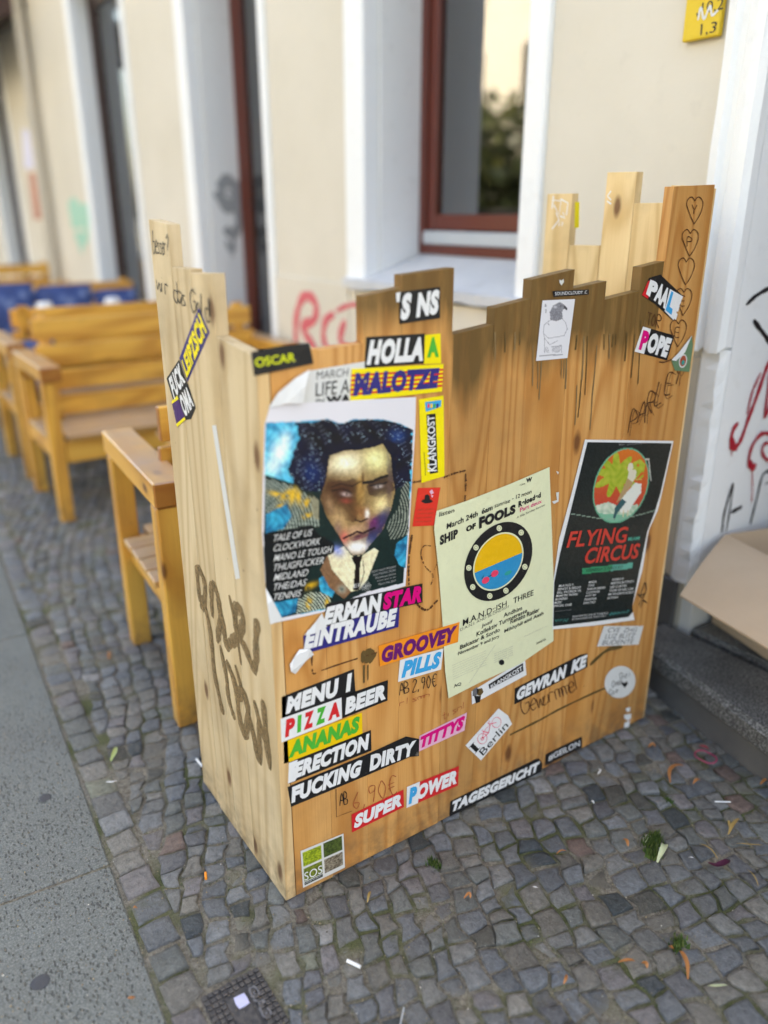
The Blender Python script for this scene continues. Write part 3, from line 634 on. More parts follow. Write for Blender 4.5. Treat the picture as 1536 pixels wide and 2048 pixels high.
# graffiti sprayed on the wall
def spray(name, pl, strokes, mt, parent, off=.0015, label=None):
    M = Mesh()
    for i, (pts, w) in enumerate(strokes): ribbon(M, pl, pts, w, mt, off + i * .0002)
    return tag(M.build(name, parent), label)
PW2 = Plane(1, WY - .0125, -1)
pk = INK['graffiti_pink']
spray('graffiti', PW2, [([(592, 690), (592, 640), (602, 600), (618, 592), (632, 610), (628, 640), (605, 655), (632, 700)], .05), ([(668, 628), (652, 640), (646, 670), (656, 700), (675, 705)], .042), ([(690, 640), (680, 680), (700, 700), (722, 690)], .042), ([(672, 622), (700, 610), (735, 612), (762, 622)], .022)], pk, cafe, label='faded pink spray lettering')
R1 = Plane(0, -4.918, 1)
gg = ink('smudge_grey', (.33, .34, .35))
spray('graffiti', R1, [([(438, 378), (452, 362), (470, 372), (478, 395), (462, 412), (444, 400), (438, 380)], .075), ([(446, 420), (470, 415), (480, 440), (466, 470), (450, 455)], .06), ([(452, 480), (462, 500), (470, 470)], .03), ([(455, 385), (466, 392)], .05), ([(462, 515), (474, 490)], .02)], gg, cafe, label='dark grey sprayed doodle')
spray('graffiti', PW, [([(138, 420), (150, 415), (165, 428), (182, 425)], .16), ([(142, 445), (160, 440), (178, 455)], .13), ([(150, 470), (165, 480), (176, 465)], .12), ([(158, 492), (166, 505)], .10)], INK['graffiti_teal'], cafe, label='faint turquoise spray tag')
REV = Plane(0, -1.262, 1)
spray('graffiti', REV, [([(1600, 560), (1562, 572), (1536, 578), (1512, 592), (1492, 610)], .012), ([(1507, 640), (1522, 660), (1545, 690), (1570, 712)], .014)], INK['graffiti_black'], cafe, label='upper black paint strokes')
spray('graffiti', REV, [([(1466, 965), (1456, 1000), (1448, 1030), (1444, 1066)], .010), ([(1467, 966), (1462, 1005), (1452, 1066)], .007), ([(1462, 1025), (1474, 1019), (1484, 1013)], .013), ([(1500, 1050), (1513, 1000), (1526, 950), (1545, 943), (1560, 960)], .010), ([(1530, 968), (1545, 962)], .012)], INK['graffiti_black'], cafe, label='lower black paint strokes')
spray('graffiti', REV, [([(1477, 845), (1466, 862), (1463, 885), (1470, 896), (1482, 880), (1497, 838), (1515, 790), (1530, 745), (1540, 720)], .016), ([(1464, 876), (1466, 894), (1476, 893)], .024), ([(1522, 745), (1512, 768), (1504, 788), (1494, 830)], .008), ([(1512, 765), (1508, 775)], .016), ([(1540, 740), (1534, 800), (1530, 835), (1545, 800)], .011), ([(1546, 868), (1524, 868), (1506, 890), (1498, 920), (1502, 935), (1512, 928)], .014), ([(1500, 922), (1506, 936), (1512, 927)], .020), ([(1550, 885), (1530, 888), (1525, 905), (1535, 920), (1550, 917)], .011), ([(1505, 940), (1505, 975), (1504, 1003)], .004), ([(1464, 896), (1464, 912)], .003)], INK['graffiti_red'], cafe, off=.003, label='dark red looping paint with drips')
# poster and red notice on the far pier
for q, mt, lb in (([(44, 258), (80, 262), (86, 335), (48, 338)], INK['lavender'], 'pale notice on the far pier'), ([(56, 345), (84, 345), (92, 438), (68, 440)], INK['rust'], 'rusty red notice on the far pier')):
    M = Mesh(); put_poly(M, PW, [(a[0], a[1]) for a in q[::-1]], mt, .004); tag(M.build('notice', cafe), lb)
# yellow fire service plate
plq = empty('utility_plate', tuple(float(v) for v in PW.at(1410, 60)), 'yellow plate with black numbers and a scraped white smear high on the cream wall', 'plate')
c = [PW.at(1373, 87)[0], PW.at(1447, 73)[0]]
boxes('plate', [(c[0], c[1], WY - .022, WY - .004, 1.765, 1.905)], INK['plate_yellow'], plq, .003)
boxes('mount', [(c[0] + .012, c[1] - .012, WY - .004, WY, 1.78, 1.89)], BROWND, plq)
PP = Plane(1, WY - .0225, -1); M = Mesh()
put_text(M, PP, [(1402, 48), (1436, 42), (1429, 68), (1400, 74)], '1,3', INK['black'], .0004, .0)
put_text(M, PP, [(1394, 8), (1448, -6), (1446, 22), (1392, 34)], ',10,2', INK['black'], .0004, .0)
ribbon(M, PP, [(1396, 40), (1402, 15), (1408, 38), (1420, 12), (1424, 30), (1436, 20)], .006, INK['offwhite'], .0006); M.build('lettering', plq)

# ---------------------------------------------------------------- the doorstep, its nose overhanging a rougher base
stp = empty('doorstep', (-.7, 1.75, 0), 'dark speckled granite doorstep with a rounded nose below the white door reveal', 'step')
def quadprism(p, z0, z1): return [(x, y, z0) for x, y in p] + [(x, y, z1) for x, y in p]
dY = lambda x: 1.812 + (x + 1.245) * -.2339
boxes('tread', [quadprism([(-1.335, dY(-1.335) - .012), (.4, dY(.4) - .012), (.4, 2.62), (-1.335 + .0, WY - .031)][:2] + [(.4, WY - .001), (-1.335, WY - .031)], .085, .152), quadprism([(-1.258, WY + .001), (.016, WY + .001), (.016, WY + .64), (-1.258, WY + .64)], .085, .152)], STEP, stp, .012)
boxes('riser', [quadprism([(-1.32, dY(-1.32) + .008), (.39, dY(.39) + .008), (.39, WY - .003), (-1.32, WY - .034)], -.03, .0845)], DARKP, stp, .004)

# ---------------------------------------------------------------- across the street (seen in the window pane)
opp = empty('opposite_house', (-20, -17, 0), 'pale yellow apartment house across the street mirrored in the window pane', 'building')
boxes('wall', [(-60, -2, -22, -17, 0, 11.5)], OPPP, opp)
wl = []
for i in range(15):
    for j in range(3): wl.append((-58 + i * 3.5, -56.7 + i * 3.5, -16.99, -16.9, 1.2 + j * 3.6, 3.2 + j * 3.6))
for b_ in wl: boxes('window', [b_], DARKM, opp)
leafm, nt_, b_ = newmat('leaf'); b_.inputs['Roughness'].default_value = .5
oi_ = N(nt_, 'ShaderNodeNewGeometry'); L(nt_, ramp(nt_, oi_.outputs['Random Per Island'], [(0, (.012, .02, .006)), (.6, (.03, .045, .012)), (1, (.10, .11, .03))]), b_.inputs['Base Color'])
def tree(x, y, h, lab):
    t = empty('street_tree', (x, y, 0), lab, 'tree'); V = []; Fc = []
    for i in range(7):
        for j in range(8): r = .22 * (1 - i / 9); V.append((x + r * math.cos(j * .785) + .1 * math.sin(i), y + r * math.sin(j * .785), i * h * .1))
    Fc = [(i * 8 + j, i * 8 + (j + 1) % 8, (i + 1) * 8 + (j + 1) % 8, (i + 1) * 8 + j) for i in range(6) for j in range(8)]
    mk('trunk', V, Fc, BROWND, t); V = []; Fc = []
    cl = [(random.gauss(0, 1.3), random.gauss(0, 1.3), h * .62 + random.uniform(-1.4, 1.6)) for _ in range(22)]
    for k in range(2600):
        c_ = random.choice(cl); p = np.array([x + c_[0] + random.gauss(0, .45), y + c_[1] + random.gauss(0, .45), c_[2] + random.gauss(0, .4)]); a = RNG.randn(3) * .11; b2 = RNG.randn(3) * .11; o = len(V)
        V += [p - a, p + b2, p + a, p - b2]; Fc.append((o, o + 1, o + 2, o + 3))
    mk('crown', V, Fc, leafm, t)
tree(-21.5, -13.5, 4.8, 'leafy street tree across the road, seen in the window pane'); tree(-15.5, -13, 4.6, 'street tree across the road nearer the right edge of the pane')
V = []; Fc = []  # leafy mass added to darken the lower reflection in the pane
for k in range(9000):
    p = np.array([random.uniform(-36, -7), -14.6 + random.gauss(0, .35), random.uniform(.1, 3.0) + .5 * math.sin(k)]); a = RNG.randn(3) * .14; b2 = RNG.randn(3) * .14; o = len(V); V += [p - a, p + b2, p + a, p - b2]; Fc.append((o, o + 1, o + 2, o + 3))
tag(mk('hedge', V, Fc, leafm, None), 'tall dark hedge across the street, added to darken what the window pane reflects', 'hedge')
for i, (x0, c_) in enumerate(((-24, 'grey'), (-17.5, 'black'))):
    ca = empty('parked_car', (x0, -9, 0), ('silver' if i == 0 else 'black') + ' car parked across the street', 'car')
    pr = [(0, .35), (0, .75), (.5, .85), (1.1, 1.38), (2.7, 1.42), (3.4, .92), (4.2, .8), (4.25, .35)]
    V = [(x0 + a, -10, z) for a, z in pr] + [(x0 + a, -8.4, z) for a, z in pr]
    mk('body', V, [tuple(range(8)), tuple(range(15, 7, -1))] + [(k, k + 8, (k + 1) % 8 + 8, (k + 1) % 8) for k in range(8)], INK[c_], ca)
    for wx in (.85, 3.4):
        for wy in (-10.02, -8.38):
            V = [(x0 + wx + .33 * math.cos(k * .524), wy + s, .33 + .33 * math.sin(k * .524)) for s in (-.1, .1) for k in range(12)]
            mk('wheel', V, [tuple(range(12)), tuple(range(23, 11, -1))] + [(k, (k + 1) % 12, (k + 1) % 12 + 12, k + 12) for k in range(12)], INK['black'], ca)

# ================================================================= THE CASTLE-SHAPED SCREEN
XF, YS = -1.162, .545
castle = empty('wooden_screen', (XF - .2, 1.1, 0), 'castle shaped pine plank screen with jagged top, covered in stickers and posters', 'wooden screen')
def plank(x0, x1, y0, y1, z0, za, zb, along, mt, bev=.0008):
    """za, zb: height of the two top corners along the board's width"""
    v = boxv(x0, x1, y0, y1, z0, 1.0); zz = [1.0] * 4
    if along == 'y': zz = [za, za, zb, zb]
    else: zz = [za, zb, zb, za]
    v = v[:4] + [(v[4 + i][0], v[4 + i][1], zz[i]) for i in range(4)]
    return boxes('plank', [v], mt, castle, bev)
TK = .024
front = [(.5705, .660, 1.134, 1.138), (.660, .751, 1.136, 1.139), (.751, .831, 1.218, 1.228), (.831, .947, 1.249, 1.257), (.947, 1.049, 1.138, 1.149), (1.049, 1.141, 1.180, 1.192), (1.141, 1.259, 1.228, 1.243), (1.259, 1.357, 1.206, 1.216), (1.357, 1.464, 1.178, 1.190), (1.464, 1.541, 1.240, 1.250), (1.541, 1.684, 1.402, 1.408)]
for i, (a, b_, za, zb) in enumerate(front):
    j = random.uniform(-.0008, .0008)
    plank(XF - TK + j * .4 - .001, XF + j * .4 - .001, a, b_ - .0003 if i < 10 else b_, .004 + random.uniform(0, .004), za, zb, 'y', FRONTW, .0004)
side = [(-1.604, -1.502, 1.338, 1.330), (-1.501, -1.410, 1.255, 1.256), (-1.409, -1.312, 1.250, 1.254), (-1.311, XF, 1.150, 1.136)]
for a, b_, za, zb in side:
    # boards on the street side; their sawn edges show where they step
    plank(a, b_ - .0008, YS, YS + TK, .004 if a > -1.59 else .010, za, zb, 'x', SIDEW)
right = [(-1.634, -1.545, 1.396, 1.396), (-1.543, -1.438, 1.270, 1.272), (-1.436, -1.346, 1.442, 1.440), (-1.345, -1.248, 1.371, 1.371), (-1.246, XF - TK - .003, 1.408, 1.406)]
for a, b_, za, zb in right: plank(a, b_, 1.640, 1.664, .004, za, zb, 'x', INNERW)
plank(XF - TK, XF - .0005, 1.6845, 1.690, .004, 1.40, 1.40, 'y', EDGEW)
# battens inside
boxes('batten', [(XF - TK - .045, XF - TK - .003, .572, 1.635, .95, 1.02)], INNERW, castle, .002)
boxes('batten', [(XF - TK - .045, XF - TK - .003, .572, 1.635, .20, .27)], INNERW, castle, .002)
# lighter sawn strip of the street-side board showing beside the stickered face
boxes('edge_strip', [(XF - .0005, XF + .0006, YS + .0015, YS + TK - .0015, .006, 1.134)], EDGEW, castle)

PF = Plane(0, XF, 1); PS = Plane(1, YS, -1); PI = Plane(1, 1.640, -1); PB = Plane(1, WY, -1)
def sticker(label, pl, q, mt, texts=(), name='sticker', off=.0006, extra=None, bold=.045, shear=.0, more=(), curl=None):
    """q TL,TR,BR,BL picture corners; texts: (string, quad or inset tuple, ink)"""
    M = Mesh()
    V = [tuple(pl.at(x, y, off)) for x, y in q]; Vb = [tuple(pl.at(x, y, .00005)) for x, y in q]; n = len(q)
    M.add(V + Vb, [tuple(range(n))] + [(i, (i + 1) % n, n + (i + 1) % n, n + i) for i in range(n)], mt)
    for pts, m2 in more: put_poly(M, pl, pts, m2, off + .0002)
    st = tag(M.build(name, castle), label)
    if texts or extra:
        T = Mesh()
        for tx in texts:
            s, qq, mi = tx[:3]; sh = tx[3] if len(tx) > 3 else shear; bd = tx[4] if len(tx) > 4 else bold
            if len(qq) == 4 and not hasattr(qq[0], '__len__'): qq = inset(q, *qq)
            put_text(T, pl, qq, s, mi, off + .0006, bd, sh)
        if extra: extra(T)
        T.build('lettering', st)
    return st
K = INK
STK = (.06, .13, .05, .13)
sticker('black sticker strip with white letters at the top of the tall plank', PF, [(798, 584), (880, 574), (880, 636), (799, 648)], K['black'], [("S", [(802, 588), (824, 584), (821, 638), (801, 642)], K['white'], .15), ("NS", [(833, 586), (879, 578), (878, 628), (832, 636)], K['white'], .15)], more=[([(792, 586), (801, 584), (799, 604), (793, 604)], K['white'])])
sticker('black sticker reading HOLLA', PF, [(733, 674), (850, 667), (848, 727), (729, 736)], K['black'], [('HOLLA', (.03, .1, .02, .08), K['white'], .2)])
sticker('yellow sticker with a green A', PF, [(850, 670), (881, 667), (882, 727), (848, 728)], K['yellow'], [('A', (.18, .1, .12, .22), K['green'])])
mal = [(703, 738), (887, 728), (884, 783), (700, 803)]
mm = []
for i in range(5):
    t0, t1 = .17 + i * .145, .17 + i * .145 + .075
    mm.append(([tuple(np.array(mal[0]) * (1 - t) + np.array(mal[3]) * t) if s == 0 else tuple(np.array(mal[1]) * (1 - t) + np.array(mal[2]) * t) for s, t in ((0, t0), (1, t0), (1, t1), (0, t1))], K['red']))
sticker('yellow and red striped sticker reading MALOTZE', PF, mal, K['yellow'], [('MALOTZE', (.03, .12, .04, .14), K['navy'], .12)], off=.0016, more=mm)
def kk(T):
    put_poly(T, PF, [(853, 829), (871, 827), (876, 945), (860, 948)], K['black'], .0011)
    put_text(T, PF, [(855, 943), (855, 832), (869, 830), (874, 942)], 'KLANGKOST', K['white'], .0015, .02)
    put_poly(T, PF, [(850, 804), (883, 800), (882, 813), (852, 824)], K['cyan'], .0011)
    for i, m_ in enumerate(('coral', 'amber', 'green', 'navy')): put_poly(T, PF, [(855 + i * 6, 808), (859 + i * 6, 807), (859 + i * 6, 815), (855 + i * 6, 817)], K[m_], .0014)
    for i in range(22): put_poly(T, PF, [(847.5 + i * .12, 905 + i * 2.1), (849.5 + i * .12, 905 + i * 2.1), (849.5 + i * .12, 906 + i * 2.1), (847.5 + i * .12, 906 + i * 2.1)], K['black'], .0012)
sticker('tall yellow sticker with sideways black label', PF, [(838, 799), (887, 791), (889, 952), (843, 966)], K['yellow'], extra=kk)
def hat(T):
    put_poly(T, PF, [(842, 1003), (846, 999), (853, 998), (862, 999), (866, 1003), (860, 1006), (850, 1007)], K['black'], .0012)
    put_poly(T, PF, [(849, 1000), (850, 991), (855, 988), (860, 993), (860, 1001)], K['black'], .0014)
    put_poly(T, PF, [(859, 983), (864, 979), (868, 986), (862, 989)], K['pinkpaper'], .0013); put_poly(T, PF, [(862, 990), (867, 991), (864, 996)], K['pinkpaper'], .0013)
    for i in range(4): put_text(T, PF, [(836 - i * 1.5, 1018 + i * 8), (868 - i * 1.5, 1016 + i * 8), (867 - i * 1.5, 1020 + i * 8), (835 - i * 1.5, 1022 + i * 8)], 'smoke in pine' if i % 2 else 'night session', K['rust'], .0012, .0)
sticker('small red sticker with a black hat', PF, [(836, 976), (881, 975), (868, 1051), (825, 1053)], K['hotred'], extra=hat)
sticker('black and magenta sticker strip reading ERMANSTAR', PF, [(652, 1208), (845, 1167), (845, 1205), (745, 1227), (648, 1254)], K['black'], [('ERMAN', [(648, 1216), (764, 1186), (766, 1222), (645, 1252)], K['white'], .25), ('STAR', [(764, 1187), (844, 1170), (843, 1204), (766, 1221)], K['magenta'], .25)], off=.0022)
sticker('navy sticker reading EINTRAUBE', PF, [(607, 1272), (650, 1254), (799, 1212), (797, 1254), (609, 1308)], K['navy'], [('EINTRAUBE', [(609, 1262), (795, 1215), (793, 1251), (607, 1301)], K['white'], .2)], off=.0018)
for q in ([(644, 1226), (632, 1243), (609, 1270), (630, 1266), (654, 1254)], [(599, 1299), (620, 1298), (628, 1309), (612, 1322), (591, 1348), (582, 1343), (580, 1329), (590, 1312)]):
    M = Mesh(); M.add([tuple(PF.at(x, y, .003 + .004 * (i % 2))) for i, (x, y) in enumerate(q)], [tuple(range(len(q)))], K['white']); tag(M.build('torn_paper', castle), 'torn white backing paper')
sticker('orange sticker reading GROOVEY', PF, [(757, 1292), (919, 1244), (916, 1284), (760, 1333)], K['orange'], [('GROOVEY', (.03, .12, .02, .10), K['purple'], .2)], off=.0020)
sticker('white sticker with blue word PILLS', PF, [(800, 1320), (887, 1297), (882, 1339), (796, 1364)], K['white'], [('PILLS', (.07, .10, .03, .12), K['cyan'], .2)])
sticker('black sticker reading MENU 1', PF, [(563, 1394), (708, 1338), (711, 1385), (564, 1437)], K['black'], [('MENU', (.05, .12, .21, .12), K['white'], .2), ('1', (.87, .12, .03, .14), K['white'], .2)])
def pz(T):
    for i, (ch, c_) in enumerate(zip('PIZZA', ('red', 'green', 'red', 'green', 'red'))):
        u = [.05, .25, .36, .56, .76, .98]; put_text(T, PF, inset([(561, 1438), (683, 1395), (684, 1437), (563, 1485)], u[i] + .01, .12, 1 - u[i + 1] + .015, .14), ch, K[c_], .0013, .045, .15 if ch != 'I' else .1)
sticker('white sticker with PIZZA in red and green letters', PF, [(561, 1438), (683, 1395), (684, 1437), (563, 1485)], K['white'], extra=pz, off=.0008)
sticker('black sticker reading BEER', PF, [(683, 1393), (776, 1360), (775, 1401), (685, 1437)], K['black'], [('BEER', (.06, .14, .04, .12), K['white'], .15)])
sticker('yellow sticker with green word ANANAS', PF, [(567, 1484), (724, 1425), (725, 1468), (568, 1528)], K['amber'], [('ANANAS', (.06, .10, .03, .16), K['green'], .2)])
sticker('black sticker reading ERECTION, its left end torn white', PF, [(580, 1524), (742, 1460), (743, 1501), (577, 1568)], K['black'], [('ERECTION', (.05, .12, .02, .12), K['white'], .2)], more=[([(578, 1526), (596, 1519), (590, 1535), (598, 1548), (590, 1562), (576, 1567)], K['white'])])
sticker('long black bent sticker strip reading FUCKING DIRTY', PF, [(575, 1574), (731, 1510), (812, 1473), (838, 1478), (838, 1512), (820, 1514), (731, 1552), (582, 1614)], K['black'], [('FUCKING', [(579, 1576), (725, 1518), (722, 1551), (583, 1607)], K['white'], .2), ('DIRTY', [(737, 1512), (833, 1480), (832, 1508), (739, 1543)], K['white'], .2)], off=.0010)
sticker('pale pink sticker with a magenta word', PF, [(839, 1472), (934, 1425), (929, 1461), (838, 1503)], K['pinkpaper'], [('TITTYS', (.02, .10, .03, .14), K['magenta'], .2)])
sticker('red sticker reading SUPER', PF, [(703, 1629), (807, 1579), (808, 1614), (704, 1665)], K['red'], [('SUPER', (.04, .14, .04, .14), K['white'], .2)])
sticker('red sticker reading POWER, its first letter blue on white', PF, [(814, 1574), (918, 1532), (916, 1571), (813, 1616)], K['red'], [('P', (.04, .12, .80, .12), K['cyan'], .15), ('OWER', (.20, .14, .03, .14), K['white'], .2)], more=[([(814, 1574), (840, 1563), (836, 1606), (813, 1616)], K['white'])])
sticker('black sticker reading GEWRAN KE', PF, [(1030, 1377), (1160, 1310), (1175, 1307), (1175, 1334), (1029, 1409)], K['black'], [('GEWRAN', [(1034, 1378), (1134, 1328), (1132, 1355), (1033, 1402)], K['white'], .2), ('KE', [(1143, 1322), (1175, 1309), (1174, 1332), (1141, 1349)], K['white'], .2)])
sticker('long black sticker reading TAGESGERICHT near the floor', PF, [(901, 1603), (1070, 1519), (1078, 1517), (1085, 1528), (1083, 1543), (899, 1633)], K['black'], [('TAGESGERICHT', [(905, 1603), (1080, 1522), (1079, 1541), (903, 1625)], K['white'], .2)])
sticker('small black sticker reading GEILON', PF, [(1091, 1509), (1164, 1473), (1164, 1496), (1091, 1531)], K['black'], [('#GEILON', (.08, .22, .06, .22), K['white'], .0, .012)])
def bike(T):
    q = [(931, 1491), (997, 1417), (1024, 1448), (962, 1521)]
    P = lambda u, v: tuple(bil([(*a, 0) for a in q], [u], [v])[0][:2])
    def circ(cu, cv, r, w): ribbon(T, PF, [P(cu + r * .62 * math.cos(t * .5236), cv + r * 1.35 * math.sin(t * .5236)) for t in range(13)], w, K['coral'], .0012, sm=False)
    circ(.34, .62, .17, .0012); circ(.78, .62, .17, .0012); circ(.34, .62, .05, .0015)
    for a in ([(.34, .62), (.46, .80), (.66, .80), (.52, .58), (.34, .62)], [(.46, .80), (.52, .58)], [(.44, .88), (.47, .88)], [(.45, .84), (.52, .58)], [(.78, .62), (.66, .82), (.64, .92), (.70, .92)], [(.52, .58), (.66, .78)]): ribbon(T, PF, [P(*b_) for b_ in a], .0018, K['coral'], .0013, sm=False)
    put_text(T, PF, [P(.05, .80), P(.14, .80), P(.14, .42), P(.05, .42)], 'I', K['black'], .0012, .02)
    ribbon(T, PF, [P(.02, .80), P(.17, .80)], .0015, K['black'], .0013, sm=False); ribbon(T, PF, [P(.02, .42), P(.17, .42)], .0015, K['black'], .0013, sm=False)
    put_text(T, PF, [P(.10, .36), P(.92, .36), P(.92, .06), P(.10, .06)], 'Berlin', K['black'], .0012, .0)
sticker('tilted white sticker with a red bicycle and Berlin', PF, [(931, 1491), (997, 1417), (1016, 1431), (1024, 1448), (962, 1521)], K['white'], extra=bike)
def kk2(T):
    put_poly(T, PF, [(977, 1369), (1046, 1326), (1047, 1342), (979, 1378)], K['black'], .0012)
    put_text(T, PF, [(981, 1370), (1044, 1331), (1045, 1341), (982, 1376)], 'KLANGKOST', K['white'], .0016, .02)
    for pts, c_ in (([(946, 1380), (954, 1374), (958, 1382), (952, 1392), (945, 1392)], 'graffiti_grey'), ([(954, 1378), (964, 1376), (967, 1384), (961, 1392), (954, 1390)], 'brown'), ([(948, 1392), (962, 1392), (960, 1404), (952, 1407), (950, 1398)], 'black')): put_poly(T, PF, pts, K[c_], .0012)
sticker('white sticker with black word label and a tiny figure', PF, [(943, 1383), (1050, 1318), (1053, 1350), (944, 1409)], K['white'], extra=kk2, off=.0005)
def oval(cx, cy, a, b_, rot, n=26): return [(cx + a * math.cos(t) * math.cos(rot) - b_ * math.sin(t) * math.sin(rot), cy + a * math.cos(t) * math.sin(rot) + b_ * math.sin(t) * math.cos(rot)) for t in [2 * math.pi * i / n for i in range(n)]]
def rnd(T):
    write(T, PF, [(1240, 1346), (1262, 1339), (1262, 1352), (1240, 1359)], 'Diezi', K['black'], .0016, .0012); write(T, PF, [(1224, 1362), (1246, 1353), (1246, 1366), (1224, 1376)], 'Omas', K['black'], .0016, .0012)
    write(T, PF, [(1218, 1380), (1236, 1374), (1236, 1384), (1219, 1392)], 'Cafe', K['black'], .0016, .0012); put_poly(T, PF, [(1250, 1376), (1243, 1368), (1244, 1364), (1249, 1366), (1254, 1362), (1256, 1367)], K['black'], .0012)
sticker('round white sticker with handwriting and a black heart', PF, oval(1240, 1364, 33, 30, -1.0)[::-1], K['offwhite'], extra=rnd)
for q in ([(1251, 1417), (1261, 1414), (1260, 1422), (1254, 1424)], [(1248, 1430), (1262, 1427), (1262, 1437), (1256, 1441), (1249, 1437)], [(1249, 1446), (1260, 1441), (1258, 1454), (1248, 1456)]): sticker('scrap of white tape residue', PF, q, K['white'], name='tape_scrap')
def notice(T):
    for i, s in enumerate(('CVE  ZHG', 'LUZ BLITZ', 'BUDENTE')): put_text(T, PF, inset([(1208, 1252), (1287, 1252), (1277, 1289), (1194, 1293)], .14 - i * .02, .08 + i * .31, .14, .68 - i * .31), s, K['graffiti_grey'], .0012, .0, .1)
sticker('white paper note with handwritten rows beside the dark poster', PF, [(1208, 1252), (1287, 1252), (1277, 1289), (1194, 1293)], K['offwhite'], extra=notice)
def dymo(T): put_text(T, PF, [(1110, 584), (1174, 581), (1174, 587), (1110, 591)], 'SOUNDCLOUDY .C', K['white'], .0012, .0)
sticker('thin black embossed label strip', PF, [(1105, 582), (1178, 579), (1178, 589), (1107, 594)], K['black'], extra=dymo)
sticker('tiny white heart', PF, [(1119, 559), (1123, 561), (1127, 558), (1128, 564), (1123, 571), (1119, 565)], K['offwhite'])
sticker('slanted black sticker reading PAALE with a red first letter', PF, [(1298, 556), (1321, 549), (1366, 592), (1345, 640), (1308, 606), (1284, 591)], K['black'], [('P', [(1301, 559), (1318, 566), (1310, 602), (1292, 588)], K['white']), ('AA', [(1318, 564), (1342, 580), (1330, 618), (1307, 600)], K['white']), ('L', [(1343, 582), (1352, 588), (1343, 630), (1331, 620)], K['cyan']), ('E', [(1353, 590), (1364, 597), (1352, 640), (1342, 632)], K['white'])], more=[([(1284, 590), (1296, 562), (1306, 560), (1296, 598)], K['red']), ([(1340, 578), (1366, 593), (1347, 640), (1329, 622)], K['white'])], bold=.05)
sticker('black sticker reading POPE with a pink first letter', PF, [(1286, 653), (1349, 671), (1334, 721), (1269, 703)], K['black'], [('P', [(1287, 660), (1301, 664), (1290, 702), (1277, 699)], K['magenta']), ('OPE', [(1302, 664), (1345, 677), (1332, 716), (1291, 704)], K['white'])], more=[([(1286, 653), (1302, 658), (1288, 708), (1269, 703)], K['white'])], bold=.05)
M = Mesh(); put_poly(M, PF, [(1343, 721), (1352, 712), (1384, 671), (1386, 690), (1379, 744), (1350, 741)], K['greygreen'], .001); put_poly(M, PF, oval(1366, 722, 8, 14, .2)[::-1], K['offwhite'], .0014); put_poly(M, PF, oval(1366, 722, 6, 11, .2)[::-1], K['rust'], .0016); put_poly(M, PF, oval(1366, 725, 3, 5, .2)[::-1], K['teal'], .0018); put_poly(M, PF, [(1343, 720), (1357, 706), (1384, 671), (1370, 705), (1352, 722)], K['white'], .004); tag(M.build('sticker', castle), 'peeling green sticker with a folded white corner')
# bird card
def birdcard():
    pa = Patch(PF, [(1085, 601), (1150, 598)], [(1150, 598), (1135, 716)], [(1072, 722), (1135, 716)], [(1085, 601), (1072, 722)])
    V, Fc, px, u, v = pa.grid(52, 96, .0008); X = (px[:, 0] - 1050) * 3.84; Y = (px[:, 1] - 330) * 3.84
    c = Canvas(X, Y, (.68, .68, .72)); nz = RNG.rand(len(X))
    k = c.poly([(195, 1190), (190, 1130), (215, 1080), (265, 1052), (300, 1070), (325, 1100), (322, 1112), (295, 1105), (285, 1130), (290, 1180), (240, 1200)], (.22, .22, .25)); c.c[k] *= (.6 + .8 * nz[k])[:, None]
    c.blob(232, 1090, 14, 10, (.6, .6, .65), .9); c.blob(275, 1082, 5, 5, (.02, .02, .02), 1); c.poly([(298, 1078), (325, 1100), (322, 1118), (300, 1100)], (.05, .05, .06))
    for a in ([(195, 1190), (150, 1225), (140, 1280), (150, 1330), (190, 1380), (250, 1350)], [(290, 1185), (312, 1210), (325, 1260), (300, 1310), (250, 1320), (180, 1330), (150, 1300)], [(150, 1330), (150, 1440)], [(205, 1395), (280, 1385), (280, 1440)], [(175, 1215), (185, 1228)]): c.line(a, 2.4, (.18, .18, .22), .75)
    k = inpoly(X, Y, [(205, 1395), (275, 1388), (272, 1440), (210, 1440)]) & (np.sin(X * .55 + Y * .3) > 0); c.c[k] = (.3, .3, .34)
    k = inpoly(X, Y, [(145, 1390), (180, 1400), (185, 1440), (148, 1440)]) & (np.sin(X * .8) > .2); c.c[k] = (.3, .3, .34)
    c.line([(115, 1466), (285, 1455)], 5, (.25, .25, .28), .8); c.line([(158, 1070), (158, 1085)], 6, (.3, .3, .33)); c.line([(160, 1110), (160, 1132)], 5, (.35, .35, .38))
    o = mk('card', V, Fc, PRINT, castle, attr=('ink', c.c)); tag(o, 'white card with a pencil drawn falcon headed figure')
birdcard()
